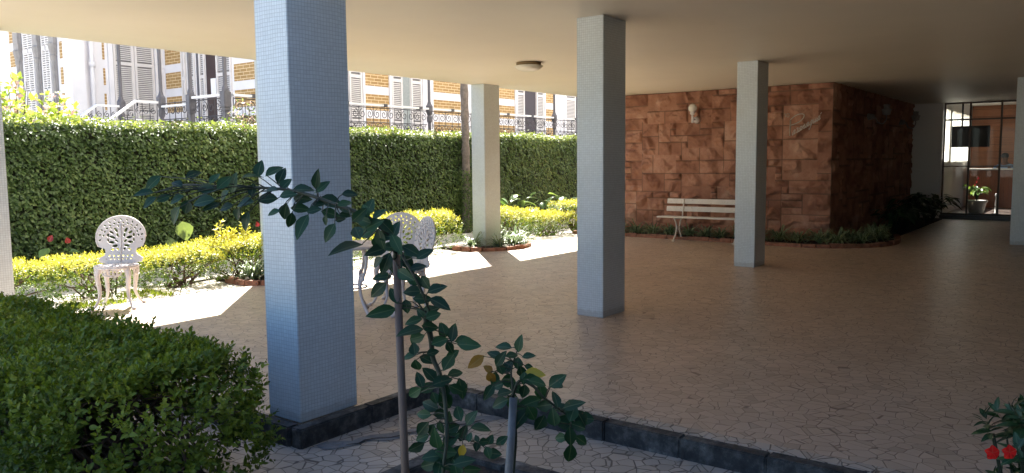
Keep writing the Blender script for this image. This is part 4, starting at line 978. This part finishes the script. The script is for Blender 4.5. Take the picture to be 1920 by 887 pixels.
# ------------------------------------------------------------------ shrubs beyond the wall
def loose_bush(name, label, x0, x1, y, z0, z1, n_t, L, mats, seed, k=6):
    g = np.random.default_rng(seed); t = thing(name, label, 'shrub', ((x0+x1)/2, y, 0)); O = []; A = []; b_ = MB()
    for i in range(n_t):
        x = g.uniform(x0, x1); top = z0+(z1-z0)*g.uniform(.3, 1)*(1-abs((x-(x0+x1)/2)/(x1-x0))*1.0); yy = y+g.normal(0, .15)
        p0 = Vector(((x0+x1)/2+g.normal(0, .05), y, 0)); b_.tube([p0, (x, yy, z0), (x+g.normal(0, .05), yy, top)], [.012, .007, .003], 5)
        for q in range(4): O.append((x+g.normal(0, .03), yy, z0+(top-z0)*(q+1)/4)); A.append((g.normal(0, .5), g.normal(0, .5), .8))
    b_.build('branches', M['bark'], t, world=True)
    P, D, Nn, L_, W_ = shoots(np.array(O), np.array(A), k, .015, L, .5, jit=.5); m_ = g.uniform(0, 1, len(P)) < .45
    leaf_obj('foliage', t, M[mats[0]], P[~m_], D[~m_], Nn[~m_], L_[~m_], W_[~m_], g.uniform(0, 1, (~m_).sum()), 2)
    if len(mats) > 1: leaf_obj('blossom', t, M[mats[1]], P[m_], D[m_], Nn[m_], L_[m_]*.6, W_[m_]*.9, g.uniform(0, 1, m_.sum()), 1)
    return t
loose_bush('flowering_shrub', 'loose lime leaved shrub with pale pink blossom above the ivy wall', 3.9, 5.5, 11.95, 1.95, 2.80, 46, .13, ['lime', 'pink'], 500)
loose_bush('variegated_shrub', 'small pale variegated shrub on the mansion side beside the railing', 8.2, 8.85, 12.1, 2.0, 2.70, 26, .07, ['ivy_top', 'pink'], 501)

# ------------------------------------------------------------------ mansion next door
mn = thing('mansion', 'old white mansion with ochre brick bands and louvred shutters beyond the ivy wall', 'mansion', (15, 16, 0))
XE = 34
def part(name, mb, mat, smooth=False): return mb.build(name, M[mat], mn, smooth, True)
part('wall', MB().box(11.4, XE, 15.0, 27, -.3, 6.3).box(9.1, 11.4, 19.6, 27, -.3, 8.4), 'mansion_white')
part('roof', MB().box(11.1, XE+.3, 14.8, 27.2, 6.3, 6.5).box(8.9, 11.4, 19.4, 27.2, 8.4, 8.6), 'mansion_stone')
part('terrace', MB().box(8.75, XE, 13.0, 15.0, -.3, 1.78).box(8.75, 11.4, 15.0, 17.2, -.3, 1.78), 'mansion_white')
bands = [(1.96, 2.36), (2.57, 2.97-.11), (2.86+.21-.0, 3.26), ]
bz = [(3.47+.61*k, 3.87+.61*k) for k in range(-3, 3)]
def brick_x(x0, x1, y=15.0):
    for a, b_ in bz: part('brick_band', MB().box(x0, x1, y-.006, y+.01, a, b_), 'brick')
def brick_y(y0, y1, x=11.4):
    for a, b_ in bz: part('brick_band', MB().box(x-.006, x+.01, y0, y1, a, b_), 'brick')
for a, b_ in ((11.55, 12.45), (13.95, 14.93), (16.62, 17.78), (18.9, 20.42), (22.05, 22.72), (25, 26.5), (28, 30)): brick_x(a, b_)
brick_y(15.15, 16.6); brick_y(18.75, 19.55); 
[part('brick_band', MB().box(9.093, 9.11, 19.9, 20.2, a, b_), 'brick') for a, b_ in bz]
[part('brick_band', MB().box(9.093, 9.11, 22.65, 22.95, a, b_), 'brick') for a, b_ in bz]
[part('brick_band', MB().box(9.81, 9.86, 19.592, 19.61, a, b_), 'brick') for a, b_ in bz]
def shutter(o, d, w_, z0, z1, nrm_, leafs=1, slot=False):
    """louvred leaf: o=(x,y) start, d=unit dir along wall, nrm_ = outward"""
    o = np.array(o, float); d = np.array(d, float); nn = np.array(nrm_, float)
    def bx(m, s0, s1, t0, t1, za, zb):
        p = [o+d*s_+nn*t_ for t_ in (t0, t1) for s_ in (s0, s1)]
        m.add([(q[0], q[1], z) for z in (za, zb) for q in p], [(0, 2, 3, 1), (4, 5, 7, 6), (0, 1, 5, 4), (2, 6, 7, 3), (0, 4, 6, 2), (1, 3, 7, 5)])
    f_ = MB(); fw = .055
    for s_ in (0, w_-fw): bx(f_, s_, s_+fw, .0, .04, z0, z1)
    zz = [z0, z0+.75*(z1-z0)*.33, z0+(z1-z0)*.62, z1-.08]
    for z in zz: bx(f_, fw, w_-fw, .002, .038, z, z+.08)
    lo = f_.build('shutter', M['shutter'], mn, False, True)
    sl_ = MB(); bx(sl_, fw, fw+.004, .006, .034, z0+.02, z1-.02); z = z0+.09
    while z < z1-.1:
        if not any(a-.03 < z < a+.09 for a in zz):
            p0 = o+d*fw; p1 = o+d*(w_-fw); a = nn*.032; c_ = nn*.008
            sl_.add([(*(p0+a), z), (*(p1+a), z), (*(p1+c_), z+.032), (*(p0+c_), z+.032)], [(0, 1, 2, 3)])
        z += .048
    so2 = sl_.build('louvres', M['shutter'], lo); so2.location = (-mn.location.x, -mn.location.y, -mn.location.z)
    bk = MB(); bx(bk, fw, w_-fw, -.002, .004, z0, z1); b2 = bk.build('backing', M['shutter_in'], lo); b2.location = so2.location
NY = (0, -1); DX = (1, 0); NX = (-1, 0); DY = (0, 1)
ZT = 4.75
def opening(x0, x1, y, col, name='door'): part(name, MB().box(x0, x1, y-.004, y+.02, 1.8, ZT), col)
def surround_x(x0, x1, y=15.0): part('surround', MB().box(x0-.07, x0, y-.05, y-.001, 1.8, ZT+.1).box(x1, x1+.07, y-.05, y-.001, 1.8, ZT+.1).box(x0-.1, x1+.1, y-.07, y-.001, ZT+.1, ZT+.25), 'mansion_white')
for (a, b_, sl0, sl1, c_) in ((13.02, 13.5, 12.55, 13.52, 'door_dark'), (15.37, 15.68, 14.98, 15.7, 'curtain'), (20.92, 21.58, 20.5, 21.6, 'door_dark'), (24.0, 24.6, 23.35, 24.6, 'door_dark')):
    opening(a, b_, 15.0, c_); surround_x(sl0-.02, sl1+.44)
    shutter((sl0, 15.0), DX, a-sl0, 1.8, ZT, NY); shutter((sl1, 15.0), DX, .42, 1.8, ZT, NY)
# west side door with notice
part('door', MB().box(11.396, 11.42, 17.30, 17.74, 1.8, ZT), 'door_dark')
part('door', MB().box(11.396, 11.42, 18.02, 18.16, 1.8, ZT), 'iron')
part('notice', MB().box(11.385, 11.395, 17.34, 17.55, 3.18, 3.60), 'paper')
for y0, w_ in ((18.2, .35), (17.76, .24), (16.68, .60)): shutter((11.4, y0), DY, w_, 1.8, ZT, NX)
shutter((11.36, 18.56), DY, .16, 1.8, ZT, NX)
# inner corner door, facing the garden
shutter((10.06, 19.6), DX, .50, 2.0, 5.2, NY); shutter((10.60, 19.6), DX, .50, 2.0, 5.2, NY)
part('surround', MB().box(9.93, 10.04, 19.54, 19.599, 1.8, 5.3).box(11.12, 11.25, 19.54, 19.599, 1.8, 5.3), 'mansion_white')
part('door_handle', MB().box(10.585, 10.60, 19.52, 19.56, 3.0, 3.16), 'iron_dark')
part('downpipe', MB().tube([(9.50, 19.50, -.2), (9.50, 19.50, 8.3)], .055, 10).tube([(9.50, 19.50, 3.85), (9.50, 19.50, 4.0)], .075, 10), 'mansion_white', True)
part('corner_pilaster', MB().box(8.98, 9.30, 19.42, 19.80, -.3, 8.3).box(8.94, 9.34, 19.38, 19.84, -.3, 2.55), 'mansion_white')
# arched windows on the far wing, carved stone columns between
for y0, w_ in ((21.50, .58), (20.62, .44)):
    f_ = MB(); 
    for s_ in (0, w_-.05): f_.box(9.05, 9.09, y0+s_, y0+s_+.05, 1.9, 5.1)
    z = 1.95
    while z < 5.1: f_.box(9.055, 9.085, y0+.05, y0+w_-.05, z, z+.028); z += .055
    f_.box(9.05, 9.09, y0+.05, y0+w_-.05, 3.3, 3.4).box(9.05, 9.09, y0+w_/2-.02, y0+w_/2+.02, 1.9, 5.1).box(9.05, 9.09, y0+.05, y0+w_-.05, 4.35, 4.45)
    o = part('shutter', f_, 'shutter'); part('backing', MB().box(9.092, 9.098, y0, y0+w_, 1.9, 5.1), 'shutter_in')
for yc, ww in ((22.35, .30), (21.28, .26), (20.42, .24)):
    c_ = MB(); c_.box(9.05, 9.09, yc-ww/2+.04, yc+ww/2-.04, 1.7, 4.2).box(9.0, 9.09, yc-ww/2, yc+ww/2, 4.45, 4.6).box(9.02, 9.09, yc-ww/2+.02, yc+ww/2-.02, 4.2, 4.45)
    c_.lathe([(.06, 4.05), (.09, 4.15), (.08, 4.2), (.12, 4.42), (.11, 4.46)], (9.05, yc, 0), 10); c_.lathe([(.06, 1.7), (.06, 4.05)], (9.05, yc, 0), 10)
    c_.box(8.99, 9.09, yc-ww/2+.02, yc+ww/2-.02, 4.6, 5.6); part('window_column', c_, 'mansion_stone')
part('security_lamp', MB().lathe([(.03, 0), (.05, -.06), (.03, -.1)], (9.65, 19.45, 4.72), 8), 'iron_dark')
# iron columns of the porch
def porch_col(x, y, stout=False):
    m_ = MB()
    if stout: m_.bbox(x-.05, x+.05, y-.05, y+.05, 1.78, 2.50, .01).bbox(x-.075, x+.075, y-.075, y+.075, 2.56, 2.86, .012).lathe([(.065, 2.86), (.065, 2.90), (.038, 2.98), (.036, 5.4)], (x, y, 0), 12).bbox(x-.065, x+.065, y-.065, y+.065, 2.50, 2.56, .01)
    else: m_.lathe([(.04, 1.78), (.04, 2.46), (.062, 2.50), (.065, 2.60), (.05, 2.64), (.085, 2.74), (.085, 2.86), (.05, 2.92), (.035, 2.98), (.033, 4.55), (.055, 4.6), (.04, 4.66), (.035, 5.4)], (x, y, 0), 12)
    part('porch_column', m_, 'iron', False)
for x, y, s in ((11.5, 13.05, 0), (14.3, 13.05, 0), (16.95, 13.05, 0), (19.74, 13.05, 0), (22.5, 13.05, 0), (25.3, 13.05, 0), (8.78, 13.08, 1), (8.78, 14.22, 1), (8.78, 15.28, 0), (8.78, 16.85, 0)): porch_col(x, y, s)
part('porch_beam', MB().box(8.7, XE, 13.0, 13.1, 5.4, 5.5).box(8.72, 8.84, 13.1, 17.0, 5.4, 5.5), 'mansion_white')
# iron railing: one scrolled panel per bay, copied along
rl = thing('iron_railing', 'grey scrolled wrought iron railing with a white handrail round the mansion terrace', 'railing', (8.78, 13.05, 1.8))
def spiral(cx, cz, r0, r1, a0, turns, n=14): return [(cx+(r0+(r1-r0)*i/n)*math.cos(a0+turns*2*math.pi*i/n), 0, cz+(r0+(r1-r0)*i/n)*math.sin(a0+turns*2*math.pi*i/n)) for i in range(n+1)]
U = .46
pm = MB(); r_i = .0095
pm.tube([(0, 0, 0), (0, 0, .96)], r_i, 4); pm.tube([(U/2, 0, .30), (U/2, 0, .94)], r_i*.8, 4)
for z in (.03, .62, .94): pm.tube([(0, 0, z), (U, 0, z)], r_i, 4)
for s in (-1, 1):
    pm.tube([(U/2+s*(p[0]), 0, p[2]) for p in spiral(.115, .80, .105, .02, R_(85), -1.35)], r_i, 4)
    pm.tube([(U/2-s*.20, 0, .05), (U/2, 0, .33), (U/2+s*.20, 0, .60)], r_i, 4)
    pm.tube([(U/2+s*.21*math.cos(a)-s*.21, 0, .33+.27*math.sin(a)) for a in [R_(-80+160*k/10) for k in range(11)]], r_i*.8, 4)
pm.tube([(U/2+.14*math.cos(a), 0, .40+.20*math.sin(a)) for a in [2*math.pi*k/14 for k in range(15)]], r_i, 4)
pm.tube([(U/2, 0, .43), (U/2, 0, .52)], [.012, .03], 5); pm.tube([(U/2-.05, 0, .50), (U/2+.05, 0, .50)], .014, 4)
pproto = pm.build('scroll_panel', M['iron_dark'], rl)
first = True
def panels(x0, y0, dx, dy, L):
    global first
    k = max(1, round(L/U)); ang = math.atan2(dy, dx); sc_ = L/k/U
    for i in range(k):
        o = pproto if first else pproto.copy()
        if not first: C.objects.link(o)
        first = False; o.parent = rl; o.rotation_euler = (0, 0, ang); o.scale = (sc_, 1, 1)
        o.location = (x0+dx*i*L/k-8.78, y0+dy*i*L/k-13.05, 0)
seg = [(8.92, 11.4), (11.6, 14.2), (14.4, 16.85), (17.05, 19.64), (19.84, 22.4), (22.6, 25.2)]
for a, b_ in seg: panels(a, 13.05, 1, 0, b_-a)
panels(8.78, 13.22, 0, 1, .88); panels(8.78, 14.36, 0, 1, .84)
hr = MB(); hr.box(8.9, 26, 13.0, 13.10, 2.775, 2.82).box(8.73, 8.83, 13.2, 14.12, 2.775, 2.82).box(8.73, 8.83, 14.32, 15.2, 2.66, 2.70)
o = hr.build('handrail', M['rail_top'], rl, False, True)
# brackets above the handrail
hb_ = MB(); xx = 9.3
while xx < 25: hb_.box(xx, xx+.10, 12.985, 13.115, 2.765, 2.835); xx += 1.15
hb_.build('rail_brackets', M['iron_dark'], rl, False, True)
# stair with two sloping rails
stn = MB()
for i in range(9): stn.box(8.75-.28*(i+1), 8.75-.28*i, 15.3, 16.9, -.3, 1.78-.18*(i+1))
part('stair', stn, 'mansion_white')
for yy in (15.30, 16.85):
    r1 = MB(); top = [(8.78, yy, 2.74), (8.25, yy, 2.74), (6.6, yy, 1.52)]
    for a, b_ in zip(top, top[1:]):
        r1.add([(a[0], yy-.05, a[2]), (b_[0], yy-.05, b_[2]), (b_[0], yy+.05, b_[2]), (a[0], yy+.05, a[2])]+[(a[0], yy-.05, a[2]+.045), (b_[0], yy-.05, b_[2]+.045), (b_[0], yy+.05, b_[2]+.045), (a[0], yy+.05, a[2]+.045)], [(0, 1, 2, 3), (7, 6, 5, 4), (0, 4, 5, 1), (3, 2, 6, 7), (1, 5, 6, 2), (0, 3, 7, 4)])
    r1.build('handrail', M['rail_top'], rl, False, True)
    r2 = MB()
    for i in range(14):
        x = 8.7-.155*i; zt = 2.74 if x > 8.25 else 2.74-(8.25-x)*.74
        r2.tube([(x, yy, zt-.85), (x, yy, zt)], .008, 4)
        if i < 13: r2.tube([(x-.08+p[0]*.75, yy, zt-.16-(.05 if x < 8.3 else 0)+(p[2])*.75) for p in spiral(0, 0, .085, .02, R_(90), 1.3)], .008, 4)
    r2.tube([(8.7, yy, 2.40), (8.25, yy, 2.40), (6.7, yy, 1.26)], .009, 4)
    r2.build('sloping_balusters', M['iron_dark'], rl, False, True)

# ------------------------------------------------------------------ staked roses in the foreground bed
def zoomA(X, Y): return (240+X/2.464, 280+Y/2.464)
def zoomB(X, Y): return (760+X/2.714, 560+Y/2.714)
LA = [(85,200,180,75,30),(105,240,215,70,35),(125,150,225,80,30),(225,160,150,60,40),(290,115,35,65,38),(215,300,235,90,45),(272,262,250,60,50),(228,228,200,70,35),(170,225,200,60,25),(365,182,175,80,38),(355,238,185,100,35),(392,135,60,60,30),(435,155,50,75,45),(400,260,200,60,35),(440,210,215,70,30),(490,165,75,80,50),(500,298,240,60,40),(535,245,180,95,38),(455,265,190,70,28),(545,325,250,85,48),(560,120,20,80,25),(605,95,80,75,48),(665,100,40,80,22),(573,190,85,60,35),(650,228,180,90,42),(655,185,170,75,35),(703,125,75,80,28),(722,162,55,65,42),(720,285,250,80,50),(675,290,190,60,25),(748,325,255,75,38),(735,210,10,70,35),(790,272,0,80,40),(800,228,-5,75,30),(800,183,10,90,22),(813,345,245,100,52),(855,282,20,60,38),(875,150,75,70,30),(895,175,45,70,28),(855,200,190,50,25),(930,295,-15,80,40),(935,238,-20,100,36),(880,252,30,60,22),(937,378,240,85,45),(912,325,260,45,25),(978,325,10,42,24),(995,250,20,60,30),(1018,205,5,65,30),(1005,280,-10,60,28),(1000,302,0,55,14),(1065,310,40,80,45),(1115,270,70,70,50),(1155,300,45,70,35),(1030,445,185,115,48),(1055,385,120,75,55),(1110,380,200,80,60),(1165,410,-80,90,50),(1230,380,75,85,50),(1160,465,195,90,40),(1215,450,0,90,40),(1195,520,250,95,45),(1150,520,215,70,30),(1305,465,-25,90,42),(1365,485,35,80,26),(1235,540,80,80,60),(1180,588,180,80,32),(1160,645,220,95,45),(1275,575,-30,70,50),(1190,745,190,100,35),(1335,545,20,70,28),(1230,680,115,80,40),(1320,600,-20,80,50),(1370,610,-60,60,50),(1287,720,-80,55,45),(1420,645,25,85,35),(1320,655,180,80,50),(1435,705,-20,95,50),(1355,690,0,80,45),(1355,760,130,45,30),(1325,790,190,75,35),(1405,770,20,65,45),(1320,830,180,95,38),(1390,820,-10,70,45),(1330,870,235,70,45),(1460,840,110,60,48),(1500,850,80,70,48),(1545,882,10,75,30),
      (1090,330,160,70,50),(1130,350,30,80,55),(1190,350,-40,80,55),(1100,290,110,60,40),(1260,500,20,80,55),(1240,430,-60,80,50),(1290,520,-50,70,50),(1300,560,-70,60,40),(1150,430,-110,70,50),(1190,400,170,80,50)]
LB = [(195,160,110,65,45),(240,185,80,80,45),(315,232,0,105,42),(170,220,20,80,50),(225,245,-60,60,40),(45,260,100,60,50),(20,295,185,60,45),(55,340,-80,65,50),(105,305,-20,70,45),(135,275,20,60,40),(215,330,60,90,60),(235,290,35,75,18),(250,385,15,80,35),(75,420,110,80,40),(130,390,130,90,55),(180,425,20,100,60),(255,460,-30,80,50),(285,450,-75,100,45),(45,480,215,90,50),(150,510,110,60,45),(130,550,160,90,60),(200,520,-60,110,70),(95,592,180,80,42),(175,590,0,70,50),(270,592,115,75,50),(330,610,60,80,52),(378,658,0,95,45),(245,655,200,70,50),(225,612,100,60,40),(180,650,-80,65,38),(135,665,250,60,50),(90,660,230,90,60),(90,705,200,70,50),(60,755,210,90,50),(160,720,100,90,60),(225,720,40,90,60),(290,690,70,80,50),(200,780,0,100,70),(140,800,180,90,60),(120,850,200,100,60),(210,850,-20,110,60),(290,830,20,100,60),(330,870,0,80,50),(365,715,120,35,25),(395,730,0,45,38),(430,722,60,50,38),(487,725,35,65,40),(420,775,-70,50,40),(448,785,0,60,50),(365,745,-100,40,35),(325,710,80,45,32),(60,200,200,85,50),(120,60,20,80,50),(250,800,60,90,60),(170,870,80,90,60),(260,880,100,90,60),(110,460,30,80,50),(200,470,100,80,50)]
YB = [(290,770,-100,60,38)]
LC = [(578,235,85,80,42),(505,245,170,80,22),(460,290,150,80,45),(540,290,10,65,35),(622,290,15,60,35),(572,332,80,55,48),(625,345,-10,40,28),(485,360,110,60,45),(520,350,60,70,50),(590,370,-80,60,45),(480,310,60,80,40),(430,465,235,80,45),(475,440,200,60,50),(520,420,0,70,60),(560,450,-30,70,50),(605,410,80,60,45),(605,465,-100,60,50),(635,410,0,80,50),(670,425,-10,90,40),(765,420,40,90,60),(780,440,-20,60,35),(690,470,-80,80,60),(485,530,205,90,55),(545,520,-100,90,60),(590,600,225,110,60),(640,520,190,110,60),(640,580,-60,80,60),(710,550,0,100,60),(690,630,245,90,60),(755,610,100,80,60),(770,520,100,80,45),(840,535,30,90,45),(800,560,10,90,50),(810,630,-10,110,70),(850,590,70,80,60),(890,600,-60,80,60),(920,610,0,70,60),(880,650,-20,80,50),(795,712,190,65,45),(840,700,-85,100,50),(893,720,-35,75,48),(840,790,-95,110,52),(455,400,-100,60,45),(500,480,20,70,50)]
YC = [(365,315,215,90,28),(425,360,140,50,35),(435,398,-60,60,45),(650,380,5,100,38)]
def rose(label, base, lists, canes, stake, d0, seed):
    g = np.random.default_rng(seed); t = thing('rose_bush', label, 'rose bush', base, 0, 'staked rose bushes in the foreground bed')
    allc = []
    cn = MB()
    for pts_, conv, rad in canes:
        W_ = [view_pt(*conv(*p), d0+dd) for p, dd in pts_]; W_ = smooth_path(W_, 6); allc += W_
        n_ = len(W_); cn.tube(W_, [rad*(1-.6*i/n_) for i in range(n_)], 6)
    arr = np.array([tuple(p) for p in allc])
    for lst, conv, sc_, mat in lists:
        P = []; D = []; Nn = []; L_ = []; W2 = []
        for (X, Y, an, ln, wd) in lst:
            px, py = conv(X, Y); a = R_(an); hl = ln/sc_/2
            c0 = view_pt(px-math.cos(a)*hl, py+math.sin(a)*hl, d0)
            dd = np.linalg.norm(arr-np.array(c0), axis=1); near = arr[dd.argmin()]; dep_ = (Vector(near)-CAM).dot(cf) + g.normal(0, .045)
            p0 = view_pt(px-math.cos(a)*hl, py+math.sin(a)*hl, dep_); m = dep_/F_PX
            dir_ = (cr*math.cos(a)+cu*math.sin(a)+cf*g.normal(0, .35)).normalized()
            shr = min(1, wd/ln*1.6); nn = (-cf*(.5+.5*shr)+Vector((0, 0, 1))*(.35+.6*(1-shr))+Vector(g.normal(0, .22, 3)))
            fore = max(.75, math.sqrt(max(.1, 1-dir_.dot(cf)**2)))
            P.append(p0); D.append(dir_); Nn.append(nn); L_.append(ln/sc_*m*1.14/fore); W2.append(max(wd, ln*.56)/sc_*m*1.16)
            cn.tube([Vector(near), Vector(near).lerp(p0, .6)+Vector((0, 0, .004)), p0+dir_*.004], [.0016, .0013, .001], 4, caps=False)
        n_ = len(P); leaf_obj('leaves' if mat == 'rose_leaf' else 'yellow_leaves', t, M[mat], np.array(P), np.array(D), np.array([tuple(x) for x in Nn]), np.array(L_), np.array(W2), g.uniform(0, 1, n_), 2, .38, .26, world=True, smooth=True)
    cn.build('canes', M['cane'], t, True, True)
    return t
D1 = 1.75
b1 = view_pt(762, 940, D1); s0 = view_pt(743, 478, D1); s1 = view_pt(760, 887, D1); k_ = (s1.z+.08)/(s0.z-s1.z); foot = s1+(s1-s0)*k_
rose('tall staked rose bush with a long arching leafy branch reaching left', (foot.x+.05, foot.y, -.06),
     [(LA, zoomA, 2.464, 'rose_leaf'), (LB, zoomB, 2.714, 'rose_leaf'), (YB, zoomB, 2.714, 'rose_yellow')],
     [([((1235, 520), 0), ((1230, 430), -.02), ((1180, 370), -.03), ((1100, 310), -.04), ((1020, 275), -.03), ((930, 245), 0), ((850, 215), .02), ((740, 188), .05), ((620, 178), .08), ((520, 172), .12), ((400, 170), .15), ((250, 165), .2), ((130, 200), .22)], zoomA, .0055),
      ([((1240, 440), 0), ((1290, 530), -.03), ((1330, 600), -.04), ((1375, 700), -.03), ((1400, 780), 0), ((1390, 870), .02)], zoomA, .0045),
      ([((95, 60), .0), ((130, 200), .02), ((140, 300), .03), ((180, 400), .02), ((205, 560), 0), ((210, 720), -.02), ((190, 900), -.03), ((170, 1300), 0), ((150, 1900), 0)], zoomB, .007),
      ([((210, 700), 0), ((320, 720), .02), ((400, 745), .04)], zoomB, .0025)], None, D1, 900)
st1 = MB().tube([foot, s1, s0], [.0098, .0092, .0085], 10).build('stake', M['stake'], None, True); tag(st1, 'thin brown bamboo stake holding up the tall rose bush', 'stake')
D2 = 1.95
c0 = view_pt(963, 745, D2); c1 = view_pt(954, 887, D2); k_ = (c1.z+.08)/(c0.z-c1.z); foot2 = c1+(c1-c0)*k_
rose('shorter staked rose bush with yellowing leaves leaning to the right', (foot2.x+.04, foot2.y, -.06), [(LC, zoomB, 2.714, 'rose_leaf'), (YC, zoomB, 2.714, 'rose_yellow')],
     [([((548, 545), .0), ((545, 440), 0), ((540, 360), .01), ((575, 250), .02)], zoomB, .004),
      ([((545, 500), .0), ((580, 420), -.02), ((650, 445), -.03), ((700, 500), -.03), ((780, 560), -.02), ((840, 620), 0), ((840, 740), .02)], zoomB, .0045),
      ([((545, 500), .0), ((560, 700), .02), ((550, 900), .03), ((540, 1300), .03), ((540, 1900), .03)], zoomB, .006)], None, D2, 901)
st2 = MB().tube([foot2, c1, c0], .0100, 10).build('stake', M['stake_grey'], None, True); tag(st2, 'grey metal pipe stake holding up the shorter rose bush', 'stake')

# ------------------------------------------------------------------ red flowering plant at the lower right
rf = thing('flowering_plant', 'dark leaved plant with two vermilion flowers at the lower right', 'plant', (2.88, .09, -.06))
g = np.random.default_rng(61); O = []; A = []; b_ = MB()
for i in range(46):
    az = g.uniform(0, 2*math.pi); r0 = .15*math.sqrt(g.uniform(0, 1)); h_ = .60+.20*(1-(r0/.22)**2)*g.uniform(.7, 1.05)-.06*g.uniform(); 
    if i % 3 == 0: h_ -= .2
    tip = Vector((r0*math.cos(az), r0*math.sin(az), h_)); b_.tube([(r0*.2*math.cos(az), r0*.2*math.sin(az), 0), (r0*.6*math.cos(az), r0*.6*math.sin(az), h_*.6), tip], [.006, .005, .003], 5)
    O.append(tip); A.append((math.cos(az)*.5, math.sin(az)*.5, 1))
b_.build('stems', M['cane'], rf)
P, D, Nn, L_, W_ = shoots(np.array([tuple(o) for o in O]), np.array(A, float), 9, .008, .072, .36, 1.1, .3, droop=.15)
leaf_obj('leaves', rf, M['dark_broad'], P, D, Nn, L_, W_, g.uniform(0, 1, len(P)), 2, .3, .2, world=False, smooth=True)
for (px, py) in ((1861, 849), (1893, 848)):
    c_ = view_pt(px, py, 2.18) - Vector(rf.location); P = []; D = []; Nn = []
    for k in range(5):
        a = 2*math.pi*k/5+.3; P.append(tuple(c_)); D.append(tuple(cr*math.cos(a)+cu*math.sin(a)-cf*.15)); Nn.append(tuple(-cf+Vector((0, 0, .2))))
    leaf_obj('flower', rf, M['petal'], np.array(P), np.array(D), np.array(Nn), .021, .024, g.uniform(0, 1, 5), 2, .25, .3, world=False, smooth=True)
